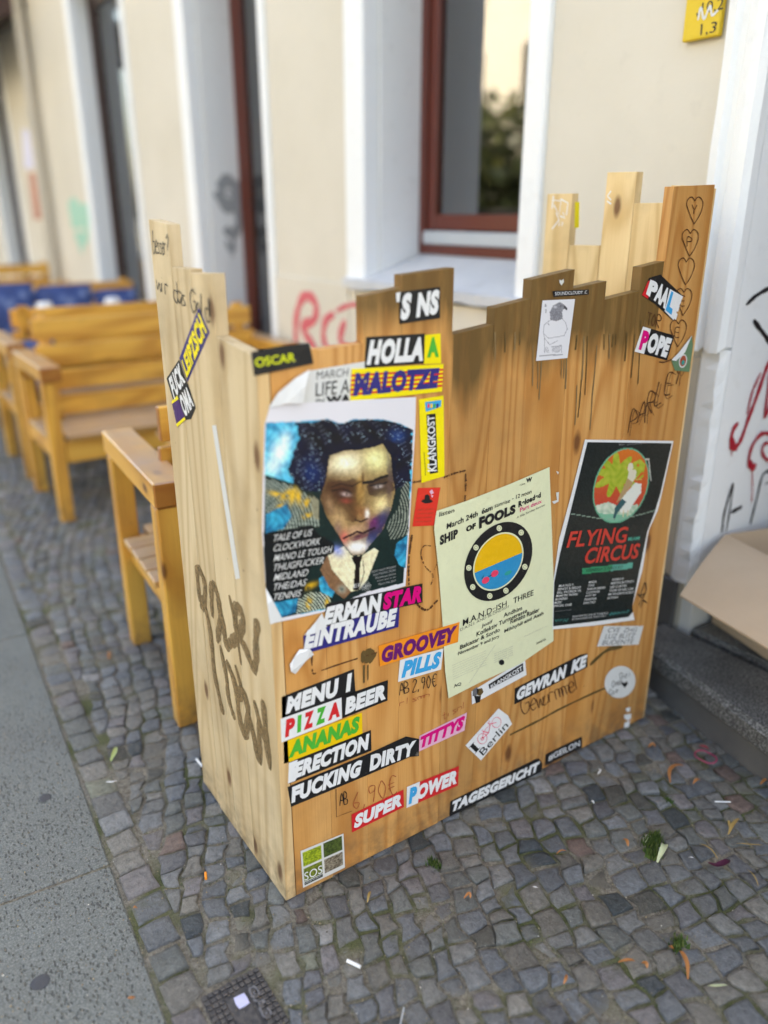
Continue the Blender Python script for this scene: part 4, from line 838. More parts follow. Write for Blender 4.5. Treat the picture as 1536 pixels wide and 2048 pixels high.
# SOS sticker with four little pictures
def sos():
    pa = Patch(PF, [(601, 1702), (687, 1667)], [(687, 1667), (690, 1735)], [(606, 1776), (690, 1735)], [(601, 1702), (606, 1776)])
    V, Fc, px, u, v = pa.grid(60, 52, .0008); c = Canvas(u, v, (.62, .62, .60)); nz = RNG.rand(len(u)); sm = np.sin(u * 40 + 3 * np.sin(v * 31)) * np.sin(v * 37 + 2 * np.sin(u * 23))
    for (a, b_, x1, y1, c1, c2) in ((.04, .06, .48, .46, (.10, .16, .01), (.42, .50, .03)), (.52, .05, .96, .46, (.015, .03, .008), (.10, .14, .03)), (.04, .50, .48, .86, (.05, .08, .01), (.22, .26, .03)), (.52, .50, .96, .90, (.04, .025, .015), (.35, .30, .22))):
        k = (u > a) & (u < x1) & (v > b_) & (v < y1); t = np.clip(.5 + .5 * sm[k] + .5 * (nz[k] - .5), 0, 1)[:, None]; c.c[k] = np.array(c1) * (1 - t) + np.array(c2) * t
    k = (u > .04) & (u < .48) & (v > .87) & (v < .96); c.c[k] = (.01, .02, .01)
    o = mk('sticker', V, Fc, PRINT, castle, attr=('ink', c.c)); tag(o, 'square sticker with four small photographs and the letters SOS')
    T = Mesh(); pa.text(T, (.05, .62, .47, .84), 'SOS', K['white'], .0014, .0); pa.text(T, (.06, .885, .44, .93), 'cafe garten berlin', K['white'], .0014, .0); T.build('lettering', o)
sos()
sticker('black cloth strip with yellow green word OSCAR', PF, [(502, 704), (560, 692), (619, 686), (627, 727), (566, 740), (508, 752)], K['black'], [('OSCAR', [(509, 716), (590, 705), (591, 723), (511, 735)], K['lime'], .0, .02)], off=.0025)

TAG = bpy.data.materials.new('sprayed_taupe'); TAG.use_nodes = True; _n = TAG.node_tree; _b = _n.nodes['Principled BSDF']; _b.inputs['Base Color'].default_value = (.235, .155, .07, 1); _b.inputs['Roughness'].default_value = .6
_g = N(_n, 'ShaderNodeNewGeometry'); L(_n, mth(_n, 'MULTIPLY_ADD', noise(_n, _g.outputs['Position'], 70, 5, .7), 2.2, -.42, clamp=True), _b.inputs['Alpha'])
# ---- street-side stickers, handwriting, spray
sticker('blue edged yellow slanted sticker strip', PS, [(397, 615), (419, 665), (375, 764), (359, 716)], K['navy'], [('LEIPZSCH', [(363, 722), (397, 624), (414, 664), (374, 757)], K['yellow'], .0, .03)])
sticker('black and white slanted sticker', PS, [(333, 757), (358, 719), (374, 765), (368, 785), (348, 806)], K['black'], [('FUCK', [(337, 757), (358, 724), (371, 764), (349, 800)], K['white'], .0, .03)], off=.0008)
sticker('white and black slanted sticker below the yellow one', PS, [(352, 792), (375, 766), (391, 816), (382, 838), (371, 840)], K['black'], [('OMA', [(357, 793), (375, 770), (388, 812), (371, 836)], K['white'], .0, .03)], off=.0010)
sticker('small maroon sticker with yellow ends', PS, [(343, 803), (354, 791), (371, 838), (354, 853)], K['violet'], more=[([(343, 803), (354, 791), (357, 798), (344, 808)], K['yellow']), ([(352, 848), (369, 834), (371, 839), (354, 854)], K['yellow'])], off=.0012)
sticker('long narrow strip of white tape', PS, [(424, 851), (432, 850), (480, 1157), (471, 1158)], K['offwhite'], name='tape_strip')
M = Mesh()
write(M, PS, [(305, 462), (336, 470), (338, 512), (306, 505)], 'besser?', K['black'], .0024); tag(M.build('handwriting', castle), 'upper black felt pen scribble on the street side'); M = Mesh(); write(M, PS, [(312, 542), (425, 600), (428, 650), (313, 578)], 'wir das Gold!', K['black'], .0026)
tag(M.build('handwriting', castle), 'lower black felt pen line on the street side')
M = Mesh(); br = K['brown']
for pts, w in (([(400, 1205), (394, 1150), (396, 1138), (404, 1150), (410, 1175), (407, 1215), (400, 1205)], .012), ([(404, 1190), (420, 1260), (428, 1340), (440, 1400), (447, 1430)], .013), ([(425, 1235), (422, 1180), (428, 1172), (436, 1195), (440, 1240), (434, 1285)], .013), ([(436, 1200), (446, 1250), (452, 1288), (462, 1285), (478, 1270), (486, 1240), (476, 1215), (470, 1222), (474, 1262), (492, 1300), (506, 1335), (512, 1320), (512, 1270), (516, 1240)], .014), ([(458, 1190), (470, 1250), (482, 1330)], .008), ([(440, 1290), (452, 1350), (458, 1400), (470, 1440)], .012), ([(452, 1320), (470, 1370), (480, 1440), (490, 1470), (496, 1420), (484, 1380), (478, 1400)], .014), ([(500, 1440), (512, 1500), (520, 1520), (516, 1440)], .012), ([(526, 1400), (532, 1470), (540, 1540)], .014), ([(508, 1400), (520, 1450), (535, 1500)], .012), ([(470, 1330), (500, 1440), (515, 1500)], .010)):
    ribbon(M, PS, pts, w * 1.05, TAG, .0012); ribbon(M, PS, pts, w * 1.9, TAG, .0006)
tag(M.build('spray_tag', castle), 'brown sprayed tag running down the street side')
# ---- writing, burns and drips on the stickered face
M = Mesh()
for (x, y0, x1, y1, w) in ((1066, 690, 1065, 772, .0025), (1076, 715, 1075, 778, .003), (1083, 722, 1078, 800, .003), (1123, 720, 1122, 757, .0025), (1128, 720, 1127, 757, .002), (1133, 716, 1131, 778, .0035), (1154, 670, 1151, 700, .003), (1168, 672, 1164, 760, .004), (1175, 672, 1170, 790, .003), (1163, 760, 1156, 835, .003), (1154, 770, 1150, 850, .0028), (1194, 690, 1185, 790, .003), (1185, 785, 1180, 860, .0028), (1208, 668, 1208, 700, .003), (1219, 668, 1218, 718, .0035), (1226, 668, 1224, 695, .0025), (1232, 668, 1231, 690, .0025), (1254, 665, 1250, 722, .003), (1270, 668, 1262, 756, .003), (1282, 640, 1276, 768, .003), (1290, 640, 1282, 700, .002), (1030, 664, 1029, 700, .0035), (1040, 664, 1039, 690, .003), (990, 664, 990, 720, .003), (1010, 664, 1010, 705, .004)):
    M = Mesh(); ribbon(M, PF, [(x, y0), ((x + x1) / 2 + .5, (y0 + y1) / 2), (x1, y1)], w * random.uniform(.8, 1.3), K['taupe'] if random.random() < .5 else K['brown'], .0004); M.build('paint_run', castle)
se = K['sepia']
def burn(pts, w=.004):
    M = Mesh(); burn2(M, pts, w); tag(M.build('burnt_line', castle), 'dotted line burnt into the wood')
def burn2(M, pts, w):
    if len(pts) == 2: pts = [pts[0], tuple((np.array(pts[0]) + np.array(pts[1])) / 2), pts[1]]
    pp = smooth_pts(pts, 14)
    for a, b_ in zip(pp[:-1:1], pp[1::1]):
        if random.random() < .78: ribbon(M, PF, [tuple(a), tuple(b_)], w * random.uniform(.6, 1.3), se, .0005, sm=False)
burn([(888, 955), (905, 948), (931, 941)]); burn([(931, 941), (932, 970), (930, 1002)]); burn([(824, 965), (843, 962)])
burn([(624, 1310), (626, 1346), (640, 1342), (690, 1325), (757, 1304)], .003); burn([(824, 1070), (818, 1120), (818, 1170)], .005); burn([(820, 1185), (838, 1212), (855, 1220), (868, 1208), (876, 1200)], .005)
burn([(862, 1092), (848, 1092), (842, 1108), (850, 1132), (866, 1150), (862, 1170)], .0022); burn([(870, 1090), (880, 1110), (868, 1140)], .002)
for i, (x, y) in enumerate(((1390, 419), (1381, 484), (1373, 541), (1368, 602), (1357, 665))):
    M = Mesh()
    for s in (-1, 1): ribbon(M, PF, [(x, y - 17), (x + s * 6, y - 25), (x + s * 14, y - 20), (x + s * 16, y - 8), (x + s * 9, y + 12), (x - 2, y + 29)], .0022, se, .0006)
    ch = 'YPHEE'[i]; write(M, PF, [(x - 6, y - 10), (x + 6, y - 9), (x + 5, y + 10), (x - 7, y + 9)], ch, se, .002, .0006); M.build('burnt_heart', castle)
M = Mesh()
for i, ch in enumerate('PARLEY'):   # outlined letters climbing to the right
    x0, y0 = 1256 + i * 18, 862 - i * 19; q = [(x0 + 8, y0 - 42 + i), (x0 + 24, y0 - 40), (x0 + 16, y0 + 2), (x0, y0 + 4)]
    write(M, PF, q, ch, se, .003, .0006, .06); write(M, PF, [(a + 5, b_ + 3) for a, b_ in q], ch, se, .0015, .0006, .06)
tag(M.build('burnt_drawing', castle), 'outlined letters burnt or drawn up the right plank'); M = Mesh()
write(M, PF, [(1296, 625), (1326, 632), (1320, 657), (1293, 648)], 'TOR', se, .0025, .0006)
ribbon(M, PF, [(1318, 724), (1330, 724), (1343, 719)], .003, se)
tag(M.build('burnt_drawing', castle), 'small outlined letters between the two slanted stickers')
def hand(fn, label, name='handwriting'):
    M = Mesh(); fn(M); return tag(M.build(name, castle), label)
hand(lambda M: write(M, PF, [(798, 1368), (875, 1345), (874, 1372), (799, 1390)], 'AB 2,90€', K['black'], .0018), 'pen price below the blue word')
hand(lambda M: write(M, PF, [(1040, 1392), (1170, 1338), (1178, 1368), (1042, 1432)], 'Gewurmmel.', K['sepia'], .0024), 'brown pen word below the black sticker')
def f_(M):
    write(M, PF, [(679, 1588), (696, 1583), (697, 1608), (680, 1612)], 'AB', K['black'], .0018); write(M, PF, [(704, 1590), (795, 1545), (797, 1585), (707, 1620)], '6,90€', K['rust'], .0016, .0007)
    ribbon(M, PF, [(672, 1578), (673, 1634), (704, 1622)], .0013, K['sepia'], sm=False)
hand(f_, 'faint red and black pen price')
def f_(M):
    for pts in ([(1281, 1190), (1290, 1165), (1292, 1185), (1278, 1192)], [(1276, 1188), (1284, 1196), (1290, 1188)], [(1278, 1210), (1284, 1200), (1294, 1206)], [(1280, 1216), (1288, 1200)]): ribbon(M, PF, pts, .003, K['graffiti_black'])
hand(f_, 'small black pen tag right of the dark poster')
hand(lambda M: ribbon(M, PF, [(1020, 1470), (1080, 1440), (1120, 1418), (1190, 1385), (1215, 1375)], .006, K['brown'], .0004), 'long dark rub mark', 'scuff')
hand(lambda M: ribbon(M, PF, [(1180, 1330), (1215, 1300), (1245, 1294)], .012, K['brown'], .0004), 'short dark rub mark', 'scuff')
hand(lambda M: write(M, PF, [(800, 1400), (860, 1382), (860, 1392), (800, 1412)], 'rlsmn', K['rust'], .0012, .0007), 'tiny red pen line')
hand(lambda M: write(M, PF, [(885, 1425), (935, 1400), (935, 1412), (885, 1440)], 'tisnl', K['rust'], .0012, .0007), 'tiny red pen line')
def f_(M):
    ribbon(M, PF, [(722, 1315), (735, 1312), (748, 1318)], .03, K['brown'], .0003); ribbon(M, PF, [(728, 1330), (728, 1366)], .004, K['brown'], .0004); ribbon(M, PF, [(736, 1330), (736, 1360)], .003, K['brown'], .0004)
hand(f_, 'dark brown blot with two runs', 'paint_blot')
M = Mesh()
for pts, w in (([(1104, 417), (1107, 392)], .004), ([(1104, 400), (1122, 402), (1118, 430), (1108, 410)], .003), ([(1121, 398), (1136, 406), (1133, 430)], .004), ([(1112, 425), (1118, 440), (1104, 458)], .004), ([(1120, 432), (1130, 436), (1126, 425)], .003), ([(1119, 444), (1118, 452)], .003), ([(1125, 444), (1124, 452)], .003), ([(1222, 382), (1215, 392), (1222, 400)], .004), ([(1214, 402), (1222, 408)], .004)): ribbon(M, PI, pts, w, K['white'], .0006, sm=False)
tag(M.build('handwriting', castle), 'white marker tag on the inner planks')
sticker('yellow sticker wrapped on the plank edge', Plane(0, -1.545, 1), [(1150, 404), (1159, 404), (1158, 455), (1149, 456)], K['yellow'])

# ---------------------------------------------------------------- posters
def wave(a, f1, f2): return lambda u, v: a * (np.sin(u * f1 + 1.3) * np.sin(v * f2 + .6) + 1) * .5
# older poster peeking out above
old = sticker('grey older bill with MARCH and LIFE A at its top', PF, [(616, 742), (735, 722), (728, 812), (604, 818)], K['offwhite'], [('MARCH', [(634, 743), (697, 736), (695, 752), (633, 759)], K['black'], .0, -.01), ('LIFE AR', [(632, 766), (716, 756), (713, 784), (631, 793)], K['black'], .0, .0), ('IN', [(632, 798), (648, 796), (648, 806), (632, 807)], K['black'], .0, .0), ('WAR', [(652, 793), (720, 786), (718, 806), (652, 808)], K['black'], .0, .04)], name='poster', off=.0005)
# big portrait poster
def portrait():
    pa = Patch(PF, [(540, 812), (600, 806), (700, 801), (832, 794)], [(832, 794), (830, 870), (825, 949), (818, 1070), (811, 1172)], [(540, 1248), (640, 1226), (720, 1200), (811, 1172)], [(540, 812), (529, 850), (526, 950), (524, 1063), (531, 1175), (540, 1248)], wave(.0009, 9, 5))
    V, Fc, px, u, v = pa.grid(190, 270, .0012); X = (px[:, 0] - 500) * 3.4125; Y = (px[:, 1] - 700) * 3.4125
    nz = RNG.rand(len(X)); w1 = np.sin(X * .021 + 2 * np.sin(Y * .017)) * np.sin(Y * .026 + 1.5 * np.sin(X * .019)); w2 = np.sin(X * .075 + 2.4 * np.sin(Y * .031)) * np.sin(Y * .06 + 2 * np.sin(X * .042))
    c = Canvas(X, Y, (.68, .67, .72))
    art = [(108, 495), (330, 488), (530, 470), (600, 497), (640, 500), (705, 472), (900, 472), (1020, 500), (1112, 545), (1105, 850), (1088, 1100), (1045, 1590), (800, 1650), (540, 1760), (500, 1775), (215, 1825), (150, 1720), (108, 1620), (92, 1300), (100, 850)]
    A = inpoly(X, Y, art); t = np.clip(.5 + .5 * w1 + .25 * w2, 0, 1)[:, None]
    c.c[A] = (np.array((.02, .20, .32)) * (1 - t) + np.array((.10, .42, .55)) * t)[A]
    c.blob(200, 700, 60, 90, (.62, .72, .76), .9, .3, A); c.blob(240, 620, 40, 70, (.55, .70, .75), .8, .2, A); c.blob(150, 800, 60, 60, (.6, .68, .7), .6, 0, A)
    # dark ground, zebra lines, feathers
    low = [(100, 850), (420, 950), (1090, 880), (1088, 1100), (1045, 1590), (800, 1650), (540, 1760), (215, 1825), (108, 1620), (92, 1300)]
    k = inpoly(X, Y, low); c.c[k] = (.012, .03, .028)
    z = (np.sin(.30 * (np.hypot(X + 40, Y - 1240))) > .35) & inpoly(X, Y, [(100, 870), (300, 930), (430, 1010), (480, 1200), (300, 1230), (110, 1240)]); c.c[z] = (.30, .34, .30)
    z = (np.sin(.32 * (np.hypot(X - 760, Y - 1120))) > .4) & inpoly(X, Y, [(1040, 920), (1090, 860), (1085, 1260), (960, 1300), (930, 1200), (1010, 1080)]); c.c[z] = (.24, .26, .22)
    z = (np.sin(.34 * (np.hypot(X - 300, Y - 1850))) > .4) & inpoly(X, Y, [(330, 1690), (420, 1650), (560, 1660), (540, 1760), (320, 1800)]); c.c[z] = (.45, .5, .42)
    for pl_ in ([(110, 1120), (250, 1050), (285, 1130), (230, 1220), (105, 1250)], [(1000, 1320), (1078, 1262), (1062, 1490), (1020, 1470), (985, 1400)], [(150, 1720), (330, 1690), (310, 1790), (215, 1825)], [(470, 1560), (560, 1500), (600, 1600), (560, 1690), (480, 1650)]):
        k = inpoly(X, Y, pl_); c.c[k] = (np.array((.01, .12, .22)) * (1 - t) + np.array((.03, .30, .42)) * t)[k]
    for (x, y, rx, ry, r_) in ((255, 985, 26, 60, .9), (180, 985, 60, 18, .3), (330, 1000, 24, 55, -.1), (385, 1045, 22, 45, .5), (390, 1130, 40, 20, -.4), (290, 1000, 20, 60, .2), (410, 1610, 55, 20, -.4), (400, 1730, 22, 55, .2), (525, 1720, 14, 35, .2), (205, 1060, 26, 14, -.5)):
        c.blob(x, y, rx, ry, (.50, .33, .03), .95, r_, A & (w2 + nz * .8 > -.2))
    # hair
    hair = [(300, 500), (420, 485), (530, 470), (600, 498), (640, 500), (705, 472), (900, 472), (1020, 500), (1113, 545), (1105, 830), (1085, 900), (1000, 955), (975, 850), (960, 720), (905, 640), (760, 680), (590, 690), (545, 720), (530, 850), (505, 960), (440, 975), (370, 965), (300, 905), (255, 830), (290, 720), (345, 600)]
    k = inpoly(X + 14 * w2, Y + 10 * w1, hair) & A; hc = np.clip(.4 + .5 * w1, 0, 1)[:, None]; c.c[k] = (np.array((.003, .004, .014)) * (1 - hc) + np.array((.004, .010, .040)) * hc)[k]
    c.blob(420, 830, 70, 90, (.006, .04, .15), .7, 0, k); c.blob(1010, 590, 60, 50, (.02, .08, .24), .7, 0, k)
    st = k & (np.sin(.11 * X + .17 * Y + 2 * w1) > .975) & (np.sin(.05 * X - .02 * Y) > .2); c.c[st] = c.c[st] * .6 + np.array((.35, .42, .55)) * .4
    sp = k & (nz > .988); c.c[sp] = (.3, .4, .55)
    kq = inpoly(X, Y, [(520, 640), (760, 640), (905, 610), (1000, 640), (1000, 960), (940, 960), (520, 860)]) & A; c.c[kq] = (.005, .008, .025)
    # face
    face = [(545, 722), (640, 690), (760, 680), (850, 662), (905, 640), (960, 722), (972, 850), (990, 960), (965, 1080), (905, 1230), (820, 1330), (770, 1395), (700, 1400), (650, 1340), (590, 1240), (520, 1130), (480, 1010), (520, 880)]
    F_ = inpoly(X, Y, face); Fm = F_.astype(float);  sh = np.clip((X - 480) / 520, 0, 1)[:, None]
    c.c[F_] = (np.array((.20, .13, .06)) * (1 - sh) + np.array((.26, .19, .09)) * sh)[F_]
    for pp_, cc2, al in (([(480, 1000), (530, 900), (700, 880), (770, 900), (760, 1100), (700, 1180), (600, 1130), (520, 1130)], (.085, .042, .02), .9), ([(800, 900), (975, 850), (985, 960), (900, 1010), (810, 990)], (.06, .03, .02), .85), ([(820, 1180), (930, 1060), (965, 1080), (905, 1230), (820, 1330), (780, 1390)], (.03, .022, .06), .9), ([(930, 680), (960, 722), (985, 900), (940, 880)], (.10, .07, .06), .9)):
        kq = inpoly(X + 9 * w2, Y + 9 * w1, pp_) & F_; c.c[kq] = c.c[kq] * (1 - al) + np.array(cc2) * al
    for a in ((650, 770, 130, 75, (.72, .68, .50), 1.0, -.2), (860, 745, 85, 85, (.60, .58, .32), 1.0, .2), (740, 830, 40, 50, (.60, .55, .38), .5, 0), (560, 930, 70, 80, (.09, .045, .022), .95, .2), (640, 970, 70, 60, (.07, .03, .02), .95, 0), (610, 1160, 60, 90, (.42, .30, .16), .9, -.3), (545, 1060, 35, 80, (.30, .20, .12), .7, -.3),
              (870, 940, 70, 50, (.06, .035, .025), .95, -.2), (900, 1060, 60, 70, (.60, .50, .28), .95, .3), (950, 960, 25, 80, (.12, .08, .07), .8, 0), (755, 950, 32, 130, (.34, .22, .08), .9, .05), (765, 1110, 55, 50, (.25, .13, .06), .9, 0), (770, 880, 10, 60, (.08, .04, .02), .9, 0), (800, 1120, 16, 34, (.70, .66, .62), .9, 0), (850, 1180, 60, 45, (.16, .03, .12), .95, -.5),
              (720, 1230, 80, 40, (.45, .30, .2), .8, -.3), (905, 1150, 40, 80, (.05, .05, .12), .9, .4), (840, 1290, 60, 60, (.05, .06, .14), .95, .5), (640, 1280, 35, 50, (.50, .12, .12), .7, 0), (735, 1345, 75, 45, (.74, .72, .70), 1, -.1), (600, 1220, 30, 60, (.22, .14, .12), .8, 0)): c.blob(*a[:4], a[4], a[5], a[6], Fm)
    c.line([(775, 905), (830, 900), (880, 875), (935, 858)], 9, (.01, .008, .012)); c.line([(560, 935), (620, 912), (700, 930), (750, 900)], 5, (.03, .015, .01), .8)
    c.line([(560, 960), (630, 945), (690, 975)], 4, (.02, .01, .01)); c.blob(655, 985, 32, 14, (.50, .40, .38), .9, .15); c.blob(660, 985, 9, 12, (.01, .01, .01), 1); c.blob(655, 1030, 40, 18, (.30, .08, .06), .7)
    c.line([(820, 925), (880, 915), (935, 905)], 5, (.01, .008, .01)); c.blob(878, 932, 30, 12, (.48, .42, .40), .9, -.15); c.blob(875, 932, 8, 11, (.01, .01, .01), 1)
    c.line([(640, 1285), (690, 1262), (730, 1240), (770, 1250), (850, 1215)], 7, (.03, .008, .015)); c.blob(740, 1272, 55, 18, (.09, .02, .05), .95, -.3); c.line([(700, 1300), (760, 1285), (800, 1262)], 4, (.20, .05, .08), .7); c.line([(720, 1160), (760, 1172), (800, 1150)], 6, (.05, .02, .02))
    c.poly([(430, 990), (470, 1030), (470, 1160), (440, 1150), (415, 1060)], (.22, .21, .15))
    # collar, tie, coat
    c.poly([(530, 1390), (640, 1340), (700, 1410), (770, 1400), (850, 1350), (878, 1370), (800, 1570), (740, 1640), (690, 1650), (560, 1500)], (.55, .50, .36)); c.blob(600, 1370, 50, 40, (.20, .25, .50), .8, .5)
    c.poly([(690, 1415), (770, 1400), (752, 1460), (745, 1640), (705, 1640), (718, 1470)], (.015, .008, .008)); c.poly([(530, 1390), (560, 1500), (690, 1650), (640, 1700), (540, 1620), (480, 1500)], (.20, .12, .07)); c.line([(770, 1440), (780, 1520), (740, 1640)], 3, (.02, .015, .01), .8)
    c.blob(628, 1632, 30, 30, (.35, .36, .30), .9, 0, None); c.blob(628, 1632, 16, 16, (.06, .08, .07), .9)
    c.poly([(100, 1255), (420, 1190), (470, 1262), (575, 1318), (575, 1382), (500, 1422), (400, 1500), (385, 1590), (360, 1690), (150, 1725), (105, 1620), (92, 1300)], (.008, .010, .012), .93)
    c.c *= (1 + (.35 * (nz - .5) + .12 * w2) * A)[:, None]; c.c[A] = (np.clip(c.c[A], 0, 1) * 1.55) ** 1.3; c.c = np.clip(c.c, .003, .8)
    o = mk('poster', V, Fc, PRINT, castle, smooth=True, attr=('ink', c.c)); tag(o, 'large painted portrait poster of a dark haired man with a black name list')
    T = Mesh()
    for i, (s, x1) in enumerate((('TALE OF US', 425), ('CLOCKWORK', 480), ('MANO LE TOUGH', 560), ('THUGFUCKER', 500), ('MIDLAND', 395), ('THE/DAS', 385), ('TENNIS', 350))):
        x0, y0, y1 = 160, [1262, 1330, 1398, 1464, 1530, 1596, 1664][i], 0; h = 46; sl_ = -.155
        qq = [(x0 + 5, y0), (x1 + 5, y0 + (x1 - x0) * sl_), (x1, y0 + h + (x1 - x0) * sl_), (x0, y0 + h)]
        put_text(T, PF, [(500 + a / 3.4125, 700 + b_ / 3.4125) for a, b_ in qq], s, K['offwhite'], .0034, .004, .28)
    for i, s in enumerate(('FRIDAY NIGHT PROGRAM', 'ELECTRONIC MUSIC', 'Warehouse district', 'doors open at ten', 'March 24th 2017')):
        qq = [(830 + i * 12, 1508 + i * 21), (995, 1470 + i * 24), (995, 1484 + i * 24), (830 + i * 12, 1522 + i * 21)]; put_text(T, PF, [(500 + a / 3.4125, 700 + b_ / 3.4125) for a, b_ in qq], s, K['grey'], .0034, .0)
    put_text(T, PF, [(500 + a / 3.4125, 700 + b_ / 3.4125) for a, b_ in [(708, 1600), (745, 1590), (745, 1615), (708, 1625)]], 'El', K['offwhite'], .0034, .0)
    for j in range(16): a0 = j * .4; ribbon(T, PF, [(500 + (780 + 6 * math.cos(a0)) / 3.4125, 700 + (1610 + 8 * math.sin(a0)) / 3.4125), (500 + (780 + 42 * math.cos(a0) + 6) / 3.4125, 700 + (1610 + 34 * math.sin(a0)) / 3.4125)], .0006, K['offwhite'], .0034, sm=False)
    T.build('lettering', o)
    # curled corners
    M = Mesh(); M.add([tuple(PF.at(537, 816, .004)), tuple(PF.at(556, 786, .009)), tuple(PF.at(590, 757, .011)), tuple(PF.at(619, 739, .009)), tuple(PF.at(612, 772, .014)), tuple(PF.at(607, 806, .010)), tuple(PF.at(570, 808, .009))], [(0, 6, 1), (6, 2, 1), (6, 4, 2), (6, 5, 4), (2, 4, 3)], K['white']); tag(M.build('curled_corner', castle), 'white back of the curled upper poster corner')
    M = Mesh(); M.add([tuple(PF.at(531, 1175, .002)), tuple(PF.at(545, 1200, .009)), tuple(PF.at(566, 1240, .004)), tuple(PF.at(541, 1249, .003)), tuple(PF.at(535, 1210, .007))], [(0, 4, 1), (1, 4, 3, 2)], K['white']); tag(M.build('curled_corner', castle), 'white lower poster corner folded back')
portrait()
# cream poster with the porthole
def ship():
    pa = Patch(PF, [(873, 1022), (930, 1003), (1020, 968), (1099, 934)], [(1099, 934), (1103, 1040), (1107, 1150), (1107, 1282)], [(897, 1397), (960, 1365), (1040, 1328), (1107, 1282)], [(873, 1022), (868, 1055), (878, 1150), (886, 1260), (890, 1340), (897, 1397)], wave(.0012, 7, 6))
    o = tag(pa.sheet('poster', 36, 40, .0016, K['cream'], castle), 'cream poster with a round porthole picture of sea and sky'); Z = lambda x, y: (800 + x / 3.723, 900 + y / 3.723); OFF = .0033
    T = Mesh()
    for s, q, b_ in (('listen', [(290, 462), (405, 432), (405, 462), (290, 498)], .01), ('March 24th  6am', [(345, 548), (690, 405), (690, 445), (347, 592)], .02), ('sunrise', [(705, 402), (820, 362), (820, 390), (705, 430)], .0), ('- 12 noon', [(835, 345), (980, 292), (980, 322), (835, 375)], .01), ('SHIP', [(293, 640), (430, 585), (435, 650), (297, 712)], .04), ('OF', [(492, 570), (565, 540), (567, 582), (494, 612)], .04), ('FOOLS', [(583, 505), (860, 402), (862, 470), (590, 588)], .045), ('Reloaded', [(880, 385), (1050, 312), (1052, 350), (882, 430)], .03), ('M.A.N.D::ISH', [(465, 1265), (795, 1120), (798, 1160), (468, 1312)], .005), ('THREE', [(845, 1102), (995, 1040), (997, 1080), (847, 1142)], .005), ('D.A.N.I. AND BLONDISH', [(447, 1330), (810, 1155), (810, 1172), (449, 1350)], -.01),
                   ('Jozif', [(605, 1300), (690, 1262), (692, 1290), (607, 1330)], .015), ('Kollektiv Turmstrasse', [(568, 1358), (945, 1178), (947, 1208), (570, 1390)], .015), ('Andhim', [(768, 1218), (908, 1160), (910, 1190), (770, 1248)], .015), ('Balcazar & Sordo', [(445, 1455), (742, 1322), (744, 1350), (447, 1486)], .015), ('Renato Ratier', [(820, 1262), (1038, 1170), (1040, 1202), (822, 1296)], .015), ('November 9 and Jory', [(432, 1505), (740, 1372), (742, 1400), (434, 1536)], .015), ('Mihhyhll and Aash', [(775, 1338), (1068, 1200), (1070, 1232), (777, 1370)], .015), ('AQ', [(398, 1748), (455, 1728), (458, 1752), (400, 1776)], .01), ('awards', [(1015, 1428), (1085, 1398), (1087, 1415), (1017, 1448)], .0), ('TONI', [(890, 258), (930, 245), (930, 256), (890, 268)], .0), ('W', [(940, 212), (985, 200), (985, 232), (942, 245)], .03)):
        put_text(T, PF, [Z(*a) for a in q], s, K['black'], OFF, b_, .1)
    put_text(T, PF, [Z(*a) for a in [(892, 432), (1055, 365), (1057, 392), (894, 462)]], 'Part deux', K['magenta'], OFF, .01, .1); put_text(T, PF, [Z(*a) for a in [(868, 495), (1078, 400), (1080, 418), (870, 516)]], 'A Silly Sunday Sunrise', K['black'], OFF, -.005, .1)
    for i in range(7): put_text(T, PF, [Z(*a) for a in [(390 + i, 1600 + i * 17), (640 + i, 1490 + i * 17), (640 + i, 1498 + i * 17), (390 + i, 1608 + i * 17)]], 'open air  music and sunrise by the lake all day' if i % 2 else 'presented by the crew with friends and guests', K['grey'], OFF, -.01)
    for i in range(5): put_text(T, PF, [Z(*a) for a in [(700, 1515 + i * 16), (840, 1455 + i * 16), (840, 1463 + i * 16), (700, 1523 + i * 16)]], 'info and tickets online', K['grey'], OFF, -.01)
    ribbon(T, PF, [Z(515, 1735), Z(600, 1610), Z(710, 1450)], .0007, K['grey'], OFF, sm=False); put_poly(T, PF, [Z(*p) for p in oval(757, 1582, 20, 20, 0)[::-1]], K['black'], OFF); ribbon(T, PF, [Z(925, 1390), Z(1095, 1310)], .0006, K['grey'], OFF, sm=False)
    T.build('lettering', o)
    P = Mesh(); C0 = (732, 830); ov = lambda a, b_: [Z(*p) for p in oval(C0[0], C0[1], a, b_, -1.02, 44)[::-1]]
    a, b_ = 318, 225
    P.add([tuple(PF.at(x, y, OFF)) for x, y in ov(a, b_)], [tuple(range(44))], K['black']); P.add([tuple(PF.at(x, y, OFF + .0003)) for x, y in ov(a * .74, b_ * .74)], [tuple(range(44))], K['cream'])
    P.add([tuple(PF.at(x, y, OFF + .0006)) for x, y in ov(a * .70, b_ * .70)], [tuple(range(44))], K['ship_yellow'])
    # sea: lower part of the inner oval
    e = oval(C0[0], C0[1], a * .70, b_ * .70, -1.02, 60); sea = [p for p in e if p[1] > 905 - (p[0] - 550) * .40]
    cen = np.mean(sea, axis=0); sea.sort(key=lambda p: math.atan2(p[1] - cen[1], p[0] - cen[0])); P.add([tuple(PF.at(*Z(*p), OFF + .0009)) for p in sea[::-1]], [tuple(range(len(sea)))], K['ship_blue'])
